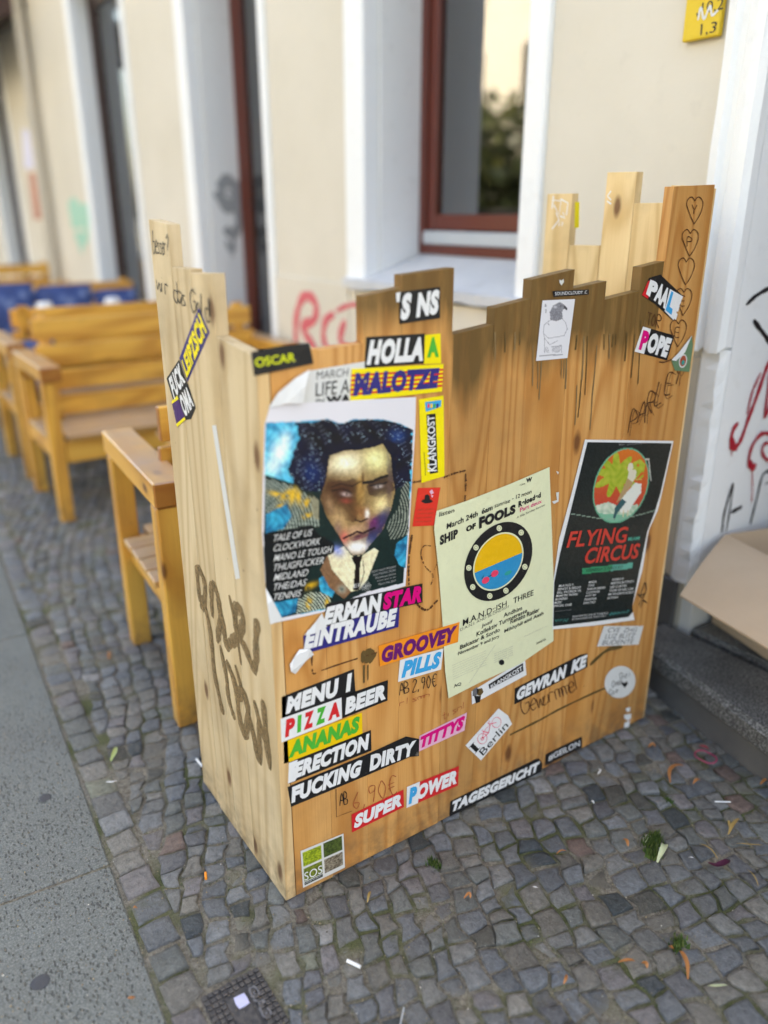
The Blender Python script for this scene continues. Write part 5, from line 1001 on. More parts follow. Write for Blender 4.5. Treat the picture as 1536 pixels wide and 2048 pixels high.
    for t in (5.6, 6.45, 7.6, 8.45, 9.0, 9.75, 10.4, 11.0):
        c_, s_ = math.cos(t), math.sin(t); x = C0[0] + a * .87 * c_ * math.cos(-1.02) - b_ * .87 * s_ * math.sin(-1.02); y = C0[1] + a * .87 * c_ * math.sin(-1.02) + b_ * .87 * s_ * math.cos(-1.02)
        P.add([tuple(PF.at(*Z(*p), OFF + .0005)) for p in oval(x, y, 20, 22, 0, 14)[::-1]], [tuple(range(14))], K['cream']); ribbon(P, PF, [Z(*p) for p in oval(x, y, 11, 12, 0, 10)] + [Z(*oval(x, y, 11, 12, 0, 10)[0])], .0006, K['black'], OFF + .0008, sm=False)
    for cx_, cy_ in ((638, 970), (705, 920)): P.add([tuple(PF.at(*Z(*p), OFF + .0012)) for p in oval(cx_, cy_, 32, 22, -.7, 14)[::-1]], [tuple(range(14))], K['coral'])
    ribbon(P, PF, [Z(655, 945), Z(670, 938), Z(684, 930)], .0015, K['black'], OFF + .0013, sm=False); ribbon(P, PF, [Z(608, 960), Z(625, 935)], .0015, K['black'], OFF + .0013, sm=False); P.add([tuple(PF.at(*Z(*p), OFF + .0012)) for p in oval(805, 915, 30, 14, -.5, 14)[::-1]], [tuple(range(14))], K['teal'])
    P.build('picture', o)
ship()
# dark poster with the bird
def circus():
    pa = Patch(PF, [(1170, 879), (1347, 882)], [(1347, 882), (1330, 960), (1316, 1020), (1297, 1062), (1285, 1140), (1264, 1215), (1269, 1240)], [(1105, 1259), (1190, 1251), (1269, 1240)], [(1170, 879), (1145, 980), (1118, 1080), (1107, 1160), (1105, 1259)], wave(.0010, 6, 7))
    o = tag(pa.sheet('poster', 30, 44, .0014, K['white'], castle), 'black poster with a white bordered edge, a bird in an oval and red title letters'); Z = lambda x, y: (1100 + x / 4.453, 860 + y / 4.453)
    ins = Patch(PF, [Z(335, 108), Z(1085, 118)], [Z(1085, 118), Z(985, 560), Z(930, 740), Z(868, 900), Z(805, 1210), Z(735, 1560), Z(738, 1620), Z(700, 1665)], [Z(30, 1748), Z(350, 1712), Z(700, 1665)], [Z(335, 108), Z(180, 740), Z(90, 1100), Z(38, 1360), Z(30, 1748)], pa.disp)
    V, Fc, px, u, v = ins.grid(120, 190, .0022); X = (px[:, 0] - 1100) * 4.453; Y = (px[:, 1] - 860) * 4.453; nz = RNG.rand(len(X)); w = np.sin(X * .05 + 2 * np.sin(Y * .03)) * np.sin(Y * .055 + 2 * np.sin(X * .04))
    c = Canvas(X, Y, (.010, .016, .016)); rim = inpoly(X, Y, oval(632, 495, 348, 236, -1.22, 60)); c.c[rim] = (.10, .35, .22); E_ = inpoly(X, Y, oval(632, 495, 335, 224, -1.22, 60))
    t = np.clip((Y - 150) / 520, 0, 1)[:, None]; c.c[E_] = (np.array((.62, .16, .02)) * (1 - t) + np.array((.50, .05, .03)) * t)[E_]
    g_ = E_ & (((np.hypot(X - 590, (Y - 400) * 1.05) + 55 * np.sin(9 * np.arctan2(Y - 400, X - 590)) < 165)) | (inpoly(X, Y, [(720, 300), (800, 260), (850, 300), (830, 420), (740, 470)]) & (w > -.5))); t2 = np.clip(.5 + .5 * w, 0, 1)[:, None]; c.c[g_] = (np.array((.26, .36, .02)) * (1 - t2) + np.array((.42, .45, .05)) * t2)[g_]
    k = inpoly(X, Y, [(380, 680), (520, 640), (640, 690), (780, 660), (800, 800), (400, 840)]) & E_; c.c[k] = (np.array((.30, .45, .32)) * (1 - t2) + np.array((.62, .66, .55)) * t2)[k]
    k = inpoly(X, Y, [(380, 740), (780, 760), (640, 840), (430, 830)]) & E_; c.c[k] = (.16, .42, .28)
    # bird: body, wing, neck, bill, tail
    c.poly([(700, 300), (730, 295), (745, 330), (735, 350), (770, 360), (765, 420), (700, 520), (655, 560), (680, 470), (690, 420), (700, 370), (688, 340)], (.62, .58, .45)); c.poly([(760, 470), (815, 480), (810, 560), (740, 660), (700, 730), (640, 740), (600, 700), (640, 600)], (.66, .68, .62)); c.poly([(690, 430), (740, 470), (650, 600), (590, 650), (640, 540)], (.40, .27, .13))
    c.poly([(640, 610), (680, 640), (600, 740), (575, 800), (562, 780), (580, 690)], (.02, .09, .10)); c.line([(760, 440), (812, 440)], 7, (.55, .38, .10)); c.line([(655, 720), (650, 770)], 5, (.6, .5, .3)); c.line([(695, 715), (690, 765)], 5, (.6, .5, .3)); c.line([(850, 262), (880, 260), (888, 360), (900, 450)], 5, (.45, .45, .40))
    c.line([(180, 745), (420, 785), (600, 795), (760, 765), (940, 715)], 3.2, (.25, .35, .28)); c.poly([(290, 1232), (738, 1182), (728, 1232), (283, 1284)], (.02, .26, .12)); k = inpoly(X, Y, [(560, 1202), (738, 1182), (728, 1232), (540, 1256)]); c.c[k] = (.08, .36, .28)
    for i in range(60): 
        x0 = 530 + i * 2.9; 
        c.line([(x0, 1640 - i * .4 + 9 * math.sin(i * .62)), (x0 + 2.9, 1640 - (i + 1) * .4 + 9 * math.sin((i + 1) * .62))], 2.2, (.05, .30, .28))
    for i in range(38):
        x0 = 50 + i * 2.9; c.line([(x0, 1695 + 9 * math.sin(i * .62)), (x0 + 2.9, 1695 + 9 * math.sin((i + 1) * .62))], 2.2, (.05, .25, .22))
    c.c = np.clip(c.c + ((nz - .5) * .02)[:, None], .004, .8); pc = mk('picture', V, Fc, PRINT, o, smooth=True, attr=('ink', c.c))
    T = Mesh(); OFF = .0040
    put_text(T, PF, [Z(160, 905), Z(700, 858), Z(690, 1002), Z(145, 1050)], 'FLYING', K['poster_red'], OFF, .02, .2); put_text(T, PF, [Z(325, 1050), Z(805, 1008), Z(790, 1142), Z(305, 1195)], 'CIRCUS', K['poster_red'], OFF, .025, .2); put_text(T, PF, [Z(698, 955), Z(803, 945), Z(800, 978), Z(695, 988)], 'MIAMI', K['mint'], OFF, .01, .1)
    put_text(T, PF, [Z(320, 1240), Z(650, 1205), Z(648, 1232), Z(316, 1266)], 'WEDNESDAY 22 MARCH 2017', K['poster_black'], OFF, .0); put_text(T, PF, [Z(615, 122), Z(820, 112), Z(820, 130), Z(615, 142)], 'Bar  presents', K['grey'], OFF, -.01)
    cols = ((78, 1378, 30, ('M.A.N.D.Y.', 'BENOIT & SERGIO', 'BILL PATRICK VS.', 'MAARTEN THORIN', 'BLONDISH', 'MUSIC', 'SPECIAL CASE')), (345, 1345, 31, ('MAGDA', 'TINI', 'SHAUN REEVES', 'CLOCKWORK', 'JUST BE', 'INNISTOR', 'DAN TAIT')), (550, 1322, 33, ('ADAM & W', 'MARTIN BUTTRICH', 'LEE CURTISS', 'TONE OF ARC LIVE', 'MY FAVORITE ROBOT', 'SATOSHI')))
    for x0, y0, dy, ls in cols:
        for i, s in enumerate(ls):
            a = x0 - i * 8; wd = len(s) * 13.5; put_text(T, PF, [Z(a + 3, y0 + i * dy), Z(a + wd + 3, y0 + i * dy - wd * .09), Z(a + wd, y0 + i * dy + 21 - wd * .09), Z(a, y0 + i * dy + 21)], s, K['offwhite'], OFF, .01, .1)
    put_text(T, PF, [Z(200, 1655), Z(515, 1620), Z(515, 1637), Z(200, 1672)], 'FROM 5PM TILL 5AM AT THE BEACH', K['offwhite'], OFF, .0); put_text(T, PF, [Z(198, 1680), Z(500, 1645), Z(500, 1660), Z(198, 1696)], 'BY INVITATION AND TICKET ONLY', K['offwhite'], OFF, .0); put_text(T, PF, [Z(36, 1612), Z(190, 1595), Z(190, 1605), Z(36, 1622)], 'presented by friends', K['grey'], OFF, -.01)
    T.build('lettering', o)
circus()
# scraps left of torn posters
for q in ([(1112, 985), (1118, 984), (1117, 1003), (1108, 1008), (1104, 1003), (1114, 1000)], [(1112, 942), (1118, 944), (1116, 949)]): sticker('scrap of torn paper and glue', PF, q, K['offwhite'], name='paper_scrap')

# ================================================================= BENCHES AND TABLES
def make_bench(name, label, Wd, slope=.0):
    """faces +x; origin at the middle of its footprint"""
    t = empty(name, (0, 0, 0), label, 'bench', 'wooden slat benches along the cafe wall'); h = Wd / 2; F = .29
    for sx_ in (-1, 1):
        for sy in (-1, 1):
            x0, x1 = (F - .062, F) if sx_ > 0 else (-F, -F + .062); y0, y1 = (-h, -h + .066) if sy < 0 else (h - .066, h)
            boxes('leg', [(x0 + .002, x1 - .002, y0 + .003, y1 - .003, -.002, .654)], BW[2], t, .004)
    for sy in (-1, 1):
        y0, y1 = (-h, -h + .090) if sy < 0 else (h - .090, h)
        boxes('armrest', [(-F - .005, F + .012, y0, y1, .655, .722)], BW[0], t, .004)
        boxes('side_rail', [(-F + .062, F - .062, y0 + .012, y1 - .032, .30, .375)], BW[0], t, .003)
        for zz in (.43, .52): boxes('screw', [(-F + .100, -F + .107, y0 + .0105, y0 + .0125, zz, zz + .007)], DARKM, t)
        boxes('bracket', [(-F + .064, -F + .115, y0 + .012, y1 - .025, .378, .60)], BW[2], t, .003)
    n = 6; x0 = -F + .03; w = (F - x0) / n
    for i in range(n): boxes('seat_slat', [(x0 + i * w + .005, x0 + (i + 1) * w - .005, -h + .006, h - .006, .378, .400)] if not (i == 0 or i >= n - 1) else [(x0 + i * w + .005, x0 + (i + 1) * w - .005, -h + .088, h - .088, .378, .400)], BWS, t, .003)
    boxes('front_rail', [(F - .045, F - .018, -h + .067, h - .067, .275, .376)], BW[1], t, .003)
    boxes('rear_rail', [(-F + .018, -F + .045, -h + .067, h - .067, .275, .376)], BW[1], t, .003)
    for i in range(4):
        z0 = .43 + i * .117; xo = -.060 - i * .026; boxes('back_slat', [(xo, xo + .026, -h + .070, h - .070, z0, z0 + .094)], BW[1], t, .003)
    for sy in (-1, 1):
        y0, y1 = (-h + .10, -h + .155) if sy < 0 else (h - .155, h - .10)
        v = boxv(-.092, -.064, y0, y1, .402, .895); v = v[:4] + [(a - .085, b_, z) for a, b_, z in v[4:]]
        boxes('back_post', [v], BW[2], t, .003)
    return t
def copy_tree(o):
    c = o.copy(); COL.objects.link(c)
    for ch in list(o.children):
        d = ch.copy(); COL.objects.link(d); d.parent = c
    return c
b0 = make_bench('slat_bench', 'wooden slat bench right behind the sticker covered screen, its grey weathered arm towards the slabs', 1.27)
kids = list(b0.children)
b1, b2, b3, b4 = copy_tree(b0), copy_tree(b0), copy_tree(b0), copy_tree(b0)
b0.location = (-2.105, 1.232, 0); b0.rotation_euler = (0, 0, math.pi - .075)
b1.location = (-3.965, 1.335, 0); b1['label'] = 'honey coloured slat bench facing the camera in the middle distance, backrest fully seen'
b2.location = (-6.05, 1.36, 0); b2['label'] = 'blurred slat bench with blue cushions behind the middle bench'
b3.location = (-8.6, 1.36, 0); b3['label'] = 'farthest blurred slat bench beside the cafe wall'
def make_table(label, x, y, lx, ly, z):
    t = empty('slat_table', (0, 0, 0), label, 'table'); n = max(3, int(lx / .085)); w = lx / n
    for i in range(n): boxes('top_slat', [(-lx / 2 + i * w + .003, -lx / 2 + (i + 1) * w - .003, -ly / 2, ly / 2, z - .025, z)], BWS, t, .003)
    for a in (-1, 1):
        for b_ in (-1, 1): boxes('leg', [(a * (lx / 2 - .06) - .03, a * (lx / 2 - .06) + .03, b_ * (ly / 2 - .08) - .03, b_ * (ly / 2 - .08) + .03, 0, z - .028)], BW[2], t, .003)
    boxes('apron', [(-lx / 2 + .03, lx / 2 - .03, -ly / 2 + .06, -ly / 2 + .085, z - .09, z - .028), (-lx / 2 + .03, lx / 2 - .03, ly / 2 - .085, ly / 2 - .06, z - .09, z - .028)], BW[0], t, .003)
    t.location = (x, y, 0); return t
make_table('low slat table between the two nearest benches', -3.02, 1.50, .62, .86, .46)
b4.location = (-4.74, 1.345, 0); b4.rotation_euler = (0, 0, math.pi); b4['label'] = 'slat bench standing back to back with the middle bench, mostly hidden by it'
make_table('blurred table in front of the bench with blue cushions', -5.32, 1.35, .5, .8, .72)
# patterned cushions
mt, nt, b_ = newmat('blue_cushion_cloth'); g_ = N(nt, 'ShaderNodeTexCoord'); vo_ = N(nt, 'ShaderNodeTexVoronoi', i_Scale=9.0); L(nt, g_.outputs['Object'], vo_.inputs['Vector'])
L(nt, ramp(nt, vo_.outputs['Distance'], [(.0, (.22, .27, .42)), (.18, (.10, .15, .32)), (.34, (.015, .05, .20)), (1, (.008, .022, .10))]), b_.inputs['Base Color']); b_.inputs['Roughness'].default_value = .6; CUSH = mt
def cushion(loc, sz, lean, lab):
    V = []; Fc = []; n = 10
    for s in (-1, 1):
        for i in range(n + 1):
            for j in range(n + 1):
                u, v = i / n * 2 - 1, j / n * 2 - 1; t = sz[0] * .5 * ((1 - u ** 4) * (1 - v ** 4)) ** .5 * (1 + .1 * math.sin(u * 5 + v * 3)); y, z = u * sz[1] / 2, v * sz[2] / 2
                V.append((s * t + z * lean, y, z))
    m_ = (n + 1) ** 2
    for s in (0, 1):
        for i in range(n):
            for j in range(n):
                a = s * m_ + i * (n + 1) + j; q = (a, a + 1, a + n + 2, a + n + 1); Fc.append(q if s else q[::-1])
    o = mk('cushion', [(a + loc[0], b_ + loc[1], c + loc[2]) for a, b_, c in V], Fc, CUSH, None, smooth=True); tag(o, lab, 'cushion', 'blue patterned cushions on the far bench')
cushion((-6.14, 1.02, .66), (.14, .42, .46), -.18, 'left blue and white cushion leaning on the far bench')
cushion((-6.13, 1.42, .65), (.14, .40, .44), -.18, 'middle dark blue cushion leaning on the far bench')
cushion((-6.14, 1.78, .63), (.14, .34, .40), -.18, 'right dark blue cushion nearest the wall on the far bench')
cushion((-4.58, .86, .56), (.14, .22, .32), .12, 'small blue cushion standing on the hidden back to back bench')
cushion((-5.95, .70, .52), (.16, .44, .36), -.1, 'leftmost low blue and white cushion on the far bench')
# glasses on the far table
glm, nt, b_ = newmat('clear_glass'); b_.inputs['Base Color'].default_value = (.9, .92, .95, 1); b_.inputs['Roughness'].default_value = .05; b_.inputs['Specular IOR Level'].default_value = 1.0
def lathe(name, c, prof_, mt_, n=18, parent=None):
    V = [(c[0] + r * math.cos(2 * math.pi * k / n), c[1] + r * math.sin(2 * math.pi * k / n), c[2] + z) for r, z in prof_ for k in range(n)]
    Fc = [(i * n + k, i * n + (k + 1) % n, (i + 1) * n + (k + 1) % n, (i + 1) * n + k) for i in range(len(prof_) - 1) for k in range(n)] + [tuple(range(n - 1, -1, -1)), tuple((len(prof_) - 1) * n + k for k in range(n))]
    return mk(name, V, Fc, mt_, parent, smooth=True)
for (x, y, lab) in ((-5.3, 1.10, 'left white storm lantern jar on the far table'), (-5.33, 1.52, 'right white storm lantern jar on the far table')):
    tag(lathe('lantern_jar', (x, y, .7205), [(.035, 0), (.05, .01), (.055, .06), (.045, .10), (.04, .115), (.034, .118), (.034, .03)], INK['white']), lab, 'jar', 'lantern jars on the far table')

# ================================================================= CARDBOARD BOX ON THE STEP
cb = empty('cardboard_box', (-1.05, 2.15, .153), 'open brown cardboard box on the dark doorstep, one wide flap hanging out', 'box')
P1 = np.array([-1.243, 2.083, .45]); dv = np.array([.186, -.055, 0]); dv /= np.linalg.norm(dv); ou = np.array([-dv[1], dv[0], 0.]); ou = -ou if ou[1] > 0 else ou   # outwards to the street
TH_ = .006
def slabp(a, b_, c, d, nrm): nrm = np.asarray(nrm) / np.linalg.norm(nrm) * TH_; return [tuple(p) for p in (a, b_, c, d)] + [tuple(np.asarray(p) + nrm) for p in (a, b_, c, d)]
P2 = P1 + dv * .62; B1 = P1 * [1, 1, 0] + [0, 0, .156]; B2 = P2 * [1, 1, 0] + [0, 0, .156]; dp = -ou * .32
boxes('side', [slabp(B1, B2, P2, P1, -ou)], CARD, cb); boxes('side', [slabp(B1 + dp, B2 + dp, P2 + dp, P1 + dp, ou)], CARD, cb)
boxes('side', [slabp(B1 + dv * .0, B1 + dp, P1 + dp, P1, dv)], CARD, cb); boxes('side', [slabp(B2, B2 + dp, P2 + dp, P2, -dv)], CARD, cb)
boxes('base', [slabp(B1 + dv * .008, B2 - dv * .008, B2 + dp - dv * .008, B1 + dp + dv * .008, (0, 0, 1))], CARD, cb)
E1 = np.array([-1.148, 1.754, .38]) ; E2 = E1 + (np.array([-.853, 1.689, .38]) - E1) / .302 * .60
fl = Mesh(); n = 12; Vf = []
for i in range(n + 1):
    t = i / n; sag = .010 * math.sin(math.pi * t)
    for s in (0, 1): Vf.append(tuple((P1 if s == 0 else P2) * (1 - t) + (E1 if s == 0 else E2) * t + np.array([0, 0, sag + .0005])))
Vf += [(a, b_, c - .005) for a, b_, c in Vf]; m_ = 2 * (n + 1); Fc = []
for i in range(n):
    a = 2 * i; Fc += [(a, a + 2, a + 3, a + 1), (m_ + a, m_ + a + 1, m_ + a + 3, m_ + a + 2), (a, m_ + a, m_ + a + 2, a + 2), (a + 1, a + 3, m_ + a + 3, m_ + a + 1)]
Fc += [(0, 1, m_ + 1, m_), (2 * n, m_ + 2 * n, m_ + 2 * n + 1, 2 * n + 1)]
mk('flap', Vf, Fc, CARD, cb)
K1, K2 = P1 + dp + [0, 0, .002], P2 + dp + [0, 0, .002]
boxes('flap', [slabp(K1, K2, K2 - ou * .05 + [0, 0, .28], K1 - ou * .05 + [0, 0, .28], ou)], CARD, cb)

# ================================================================= CAST IRON COVER
mt, nt, b_ = newmat('cast_iron'); g_ = N(nt, 'ShaderNodeNewGeometry'); n_ = noise(nt, g_.outputs['Position'], 90, 4)
L(nt, ramp(nt, n_, [(.3, (.04, .04, .045)), (.7, (.11, .10, .095))]), b_.inputs['Base Color']); b_.inputs['Roughness'].default_value = .5; b_.inputs['Metallic'].default_value = .35; bump(nt, b_, n_, .4, .001); IRON = mt
cov = empty('valve_cover', (-.993, .372, 0), 'small square cast iron gas cover with raised studs set among the cobbles', 'metal cover')
cov.rotation_euler = (0, 0, 0); x0, x1, y0, y1 = -1.062, -.925, .312, .432
boxes('frame', [(x0, x1, y0, y1, -.04, -.0035)], IRON, cov, .002)
for i in range(11):
    for j in range(10):
        cx_, cy_ = x0 + .008 + i * (x1 - x0 - .016) / 10, y0 + .008 + j * (y1 - y0 - .016) / 9
        if (1 < i < 10 and 2 < j < 7) or (i in (0,) and random.random() < .1): continue
        s = .0046 + random.uniform(-.0006, .0006); boxes('stud', [(cx_ - s, cx_ + s, cy_ - s, cy_ + s, -.0034, .0012)], IRON, cov, .001)
boxes('centre_plate', [(x0 + .034, x1 - .02, y0 + .036, y1 - .044, -.0034, -.0008)], INK['violet'] if False else IRON, cov, .001)
M = Mesh(); V, Fc = text_mesh('GAS', .03); uv = bil([(x0 + .030, y1 - .040, .0004), (x0 + .030, y1 - .022, .0004), (x1 - .03, y1 - .022, .0004), (x1 - .03, y1 - .040, .0004)], 1 - V[:, 0], V[:, 1])
uv = np.c_[x0 + .030 + V[:, 0] * .075, y1 - .022 - (1 - V[:, 1]) * .018 * 1.0, np.full(len(V), .0006)]
uv = np.c_[x0 + .032 + (V[:, 0]) * .075, (y1 - .040) + V[:, 1] * .018, np.full(len(V), .0008)]
M.add(uv, Fc, INK['graffiti_grey']); M.build('lettering', cov)
gum = mk('chewing_gum', [(-1.01 + a * .012 + random.uniform(-.001, .001), .374 + b_ * .010, z) for z in (-.0008, .002) for a, b_ in ((-1, -1), (0, -1.15), (1, -1), (1.1, 0), (1, 1), (0, 1.1), (-1, 1), (-1.1, 0))], [tuple(range(8, 16))] + [(k, (k + 1) % 8, (k + 1) % 8 + 8, k + 8) for k in range(8)], INK['lavender']); tag(gum, 'pale blue square scrap stuck in the middle of the iron cover', 'litter')

# ================================================================= THINGS LYING ON THE PAVEMENT
PG = Plane(2, 0.004, 1)
def tube(name, a, b_, r, mt_, lab, cat, group=None, n=8):
    a, b_ = np.array(a, float), np.array(b_, float); d = b_ - a; d /= np.linalg.norm(d); s = np.cross(d, [0, 0, 1.]); s /= np.linalg.norm(s); w = np.cross(s, d)
    V = [tuple(p + r * (math.cos(2 * math.pi * k / n) * s + math.sin(2 * math.pi * k / n) * w)) for p in (a, b_) for k in range(n)]
    o = mk(name, V, [tuple(range(n - 1, -1, -1)), tuple(range(n, 2 * n))] + [(k, (k + 1) % n, (k + 1) % n + n, k + n) for k in range(n)], mt_, None); return tag(o, lab, cat, group)
G = lambda x, y, z=.008: tuple(PG.at(x, y, z - .004))
for (p, q, r, lab) in (((694, 1921), (721, 1934), .0036, 'white filterless cigarette end lying left of the metal pin in the foreground'), ((393, 1518), (405, 1533), .0034, 'white cigarette butt on cobbles left of the screen near the bench'), ((411, 1745), (412, 1758), .0028, 'tan matchstick stump between pale cobbles left of the screen corner'), ((1430, 1603), (1461, 1604), .0018, 'thin white drinking straw piece on the cobbles near the doorstep')):
    tube('cigarette_butt' if r > .003 else 'stick', G(*p), G(*q), r, INK['white'] if 'white' in lab else INK['orange'], lab, 'litter')
tube('metal_pin', G(808, 2015), G(800, 2052), .0014, GREYM, 'thin bright metal pin standing out at the bottom edge of the picture', 'pin')
def leaf(pts, mt_, lab, cat='leaf', w=.006, group=None, bendz=.006, name='fallen_leaf'):
    """a dry leaf or bud scale: a curled strip with a midrib fold, widest in its middle"""
    P = smooth_pts(pts, 4); m2 = len(P); V = []; Fc = []; pr = [np.array(PG.at(a[0], a[1], 0)) for a in P]
    for i in range(m2):
        t = pr[min(i + 1, m2 - 1)] - pr[max(i - 1, 0)]; t /= (np.linalg.norm(t) + 1e-9); s = np.cross([0, 0, 1.], t); u = i / (m2 - 1); ww = w * (math.sin(math.pi * min(.98, max(.06, u))) ** .7); z = .004 + bendz * math.sin(u * 3.1) 
        ww *= .72; c = pr[i] + [0, 0, z]; V += [c - s * ww + [0, 0, ww * .5], c, c + s * ww + [0, 0, ww * .35]]
    for i in range(m2 - 1):
        for k in (0, 1): a = 3 * i + k; Fc.append((a, a + 1, a + 4, a + 3))
    return tag(mk(name, V, Fc, mt_, None, smooth=True), lab, cat, group)
OR, YE, LG, PL, DP = INK['orange'], ink('straw', (.34, .23, .08)), ink('leafgreen', (.30, .36, .12)), ink('paleleaf', (.42, .46, .28)), ink('deadpurple', (.07, .015, .04))
OB = ink('orange_bud', (.36, .15, .05))
leaf([(1340, 1568), (1338, 1548), (1350, 1537), (1368, 1534)], OB, 'long hooked orange bud scale between cobbles left of the pink band', w=.007)
leaf([(1297, 1497), (1304, 1494), (1310, 1497)], OB, 'small orange scale just right of the screen foot', w=.006)
leaf([(1386, 1570), (1393, 1566), (1402, 1565)], OB, 'orange flake below the pink band', w=.006)
leaf([(1520, 1572), (1530, 1566), (1540, 1570)], OB, 'orange flake at the right edge of the picture', w=.006)
leaf([(1456, 1672), (1465, 1655), (1478, 1640)], YE, 'forked yellow catkin lying towards the right edge', w=.006); leaf([(1459, 1664), (1456, 1650), (1455, 1645)], YE, 'short yellow catkin tip beside the forked one', w=.004)
leaf([(1472, 1690), (1500, 1696), (1526, 1694)], YE, 'straight straw coloured stalk near the right edge', w=.0025); leaf([(1493, 1742), (1506, 1758), (1516, 1775)], YE, 'slanting straw coloured stalk low at the right edge', w=.002)
leaf([(1398, 1690), (1420, 1705), (1435, 1722)], YE, 'golden stem of the wilted purple flower', w=.0028); leaf([(1415, 1728), (1432, 1738), (1452, 1730), (1456, 1722)], DP, 'wilted dark purple flower on the cobbles', cat='flower', w=.010, name='wilted_flower')
leaf([(1244, 1682), (1252, 1688), (1256, 1696)], OB, 'orange flake left of the moss tuft', w=.006)
leaf([(1375, 1962), (1373, 1935), (1364, 1915), (1358, 1905)], OB, 'long orange bud scale in the lower right foreground', w=.006)
leaf([(1236, 1928), (1255, 1928), (1270, 1926)], OB, 'row of orange bud flakes right of the dark berry', w=.005); leaf([(1282, 1930), (1290, 1934), (1294, 1940)], OB, 'orange flake right of the flake row', w=.006)
leaf([(1133, 1952), (1131, 1965), (1127, 1972)], OB, 'orange splinter in mossy joint of the foreground', w=.004); leaf([(1336, 1896), (1342, 1902), (1348, 1903)], OB, 'orange flake above the long foreground scale', w=.005)
leaf([(1314, 1728), (1326, 1710), (1326, 1695)], PL, 'pale green folded leaf beside the moss tuft', w=.010, bendz=.02); leaf([(1290, 1688), (1296, 1678)], PL, 'tiny pale leaf on top of the moss tuft', w=.004, bendz=.02)
leaf([(1415, 1975), (1430, 1980), (1455, 1974)], PL, 'thin pale dry blade in the lower right corner', w=.004); leaf([(222, 1525), (230, 1512), (232, 1497)], LG, 'fresh yellow green leaf on the cobbles near the slabs', w=.009)
leaf([(735, 1808), (738, 1797), (741, 1786)], YE, 'small yellow bud with a thin stalk in front of the screen', w=.004); leaf([(256, 1998), (263, 2004), (272, 1998)], OB, 'tan flake on the granite slab in the foreground', w=.005)
leaf([(212, 1567), (224, 1571), (236, 1564)], INK['white'], 'white torn paper shred on the cobbles near the slabs', cat='litter', w=.004, name='paper_shred'); leaf([(1064, 1777), (1071, 1782), (1076, 1779)], INK['white'], 'white fleck of paper in the middle foreground', cat='litter', w=.004, name='paper_shred')
leaf([(1180, 1607), (1184, 1609), (1188, 1611)], INK['white'], 'white crumb right below the small black sticker', cat='litter', w=.004, name='paper_shred'); leaf([(1376, 1718), (1382, 1722), (1388, 1720)], INK['white'], 'white crumb left of the purple flower', cat='litter', w=.003, name='paper_shred')
leaf([(218, 1305), (219, 1315), (218, 1322)], OB, 'tan leaf stub on the cobbles left of the bench leg', w=.006); leaf([(40, 1172), (46, 1176), (52, 1172)], YE, 'pale leaf on the far cobbles', w=.014)
leaf([(1195, 1552), (1200, 1548), (1196, 1540)], INK['offwhite'], 'pale chip near the black sticker', cat='litter', w=.004, name='paper_shred'); leaf([(265, 1822), (270, 1822), (276, 1820)], OB, 'orange flake at the slab edge', w=.005)
leaf([(1113, 1711), (1122, 1708), (1134, 1706)], OB, 'thin orange sliver in a joint of the middle foreground', w=.003); leaf([(928, 1800), (938, 1794), (941, 1800)], OB, 'orange crumb in a joint right of the screen corner', w=.005)
for (x, y, rx, ry, lb) in ((90, 1594, .016, .015, 'dark flattened gum spot on the granite slab, the upper one'), (80, 1962, .017, .018, 'dark flattened gum spot on the granite slab near the bottom edge')):
    c_ = PG.at(x, y, 0); V = [(c_[0] + rx * math.cos(k * .449) * random.uniform(.85, 1.1), c_[1] + ry * math.sin(k * .449) * random.uniform(.85, 1.1), .0022) for k in range(14)] + [(c_[0], c_[1], .0034)]
    tag(mk('gum_spot', V, [(k, (k + 1) % 14, 14) for k in range(14)], ink('gum', (.055, .055, .06)), None, smooth=True), lb, 'gum spot')
# pink hair band
V = []; Fc = []; n, k2 = 30, 6; cc_ = np.array(PG.at(1411, 1516, 0)); 
for i in range(n):
    a = 2 * math.pi * i / n; r = .026 * (1 + .07 * math.sin(2 * a + 1)); 
    for j in range(k2): b_ = 2 * math.pi * j / k2; V.append((cc_[0] + (r + .0017 * math.cos(b_)) * math.cos(a), cc_[1] + (r + .0017 * math.cos(b_)) * math.sin(a) * .95, .008 + .0017 * math.sin(b_) + .0015 * math.sin(3 * a)))
for i in range(n):
    for j in range(k2): Fc.append((i * k2 + j, ((i + 1) % n) * k2 + j, ((i + 1) % n) * k2 + (j + 1) % k2, i * k2 + (j + 1) % k2))
tag(mk('hair_band', V, Fc, ink('bandpink', (.42, .05, .12)), None, smooth=True), 'pink hair band lying on the cobbles by the doorstep', 'hair band')
leaf([(1396, 1495), (1408, 1500), (1418, 1503)], ink('bandred', (.40, .03, .05)), 'red petal on the rim of the hair band', cat='petal', w=.006, name='petal')
# moss and weed tufts: many small blades
mt, nt, b_ = newmat('moss'); g_ = N(nt, 'ShaderNodeNewGeometry'); L(nt, ramp(nt, g_.outputs['Random Per Island'], [(0, (.03, .06, .01)), (.6, (.07, .13, .02)), (1, (.17, .20, .05))]), b_.inputs['Base Color']); b_.inputs['Roughness'].default_value = .7; MOSS = mt
def tuft(name, spots, lab, cat=None, kind=None, dens=60, hh=.008):
    V = []; Fc = []
    for (x, y, r) in spots:
        c = PG.at(x, y, 0)
        for _ in range(int(dens * (r / .02) ** 1.4)):
            p = np.array([c[0] + random.gauss(0, r * .45), c[1] + random.gauss(0, r * .45), -.004]); a = RNG.randn(3) * .0016; a[2] = 0; up = np.array([random.gauss(0, .003), random.gauss(0, .003), random.uniform(.4, 1) * hh + .006]); o = len(V)
            V += [p - a, p + a, p + up]; Fc.append((o, o + 1, o + 2))
    return tag(mk(name, V, Fc, MOSS, None), lab, cat, None, kind)
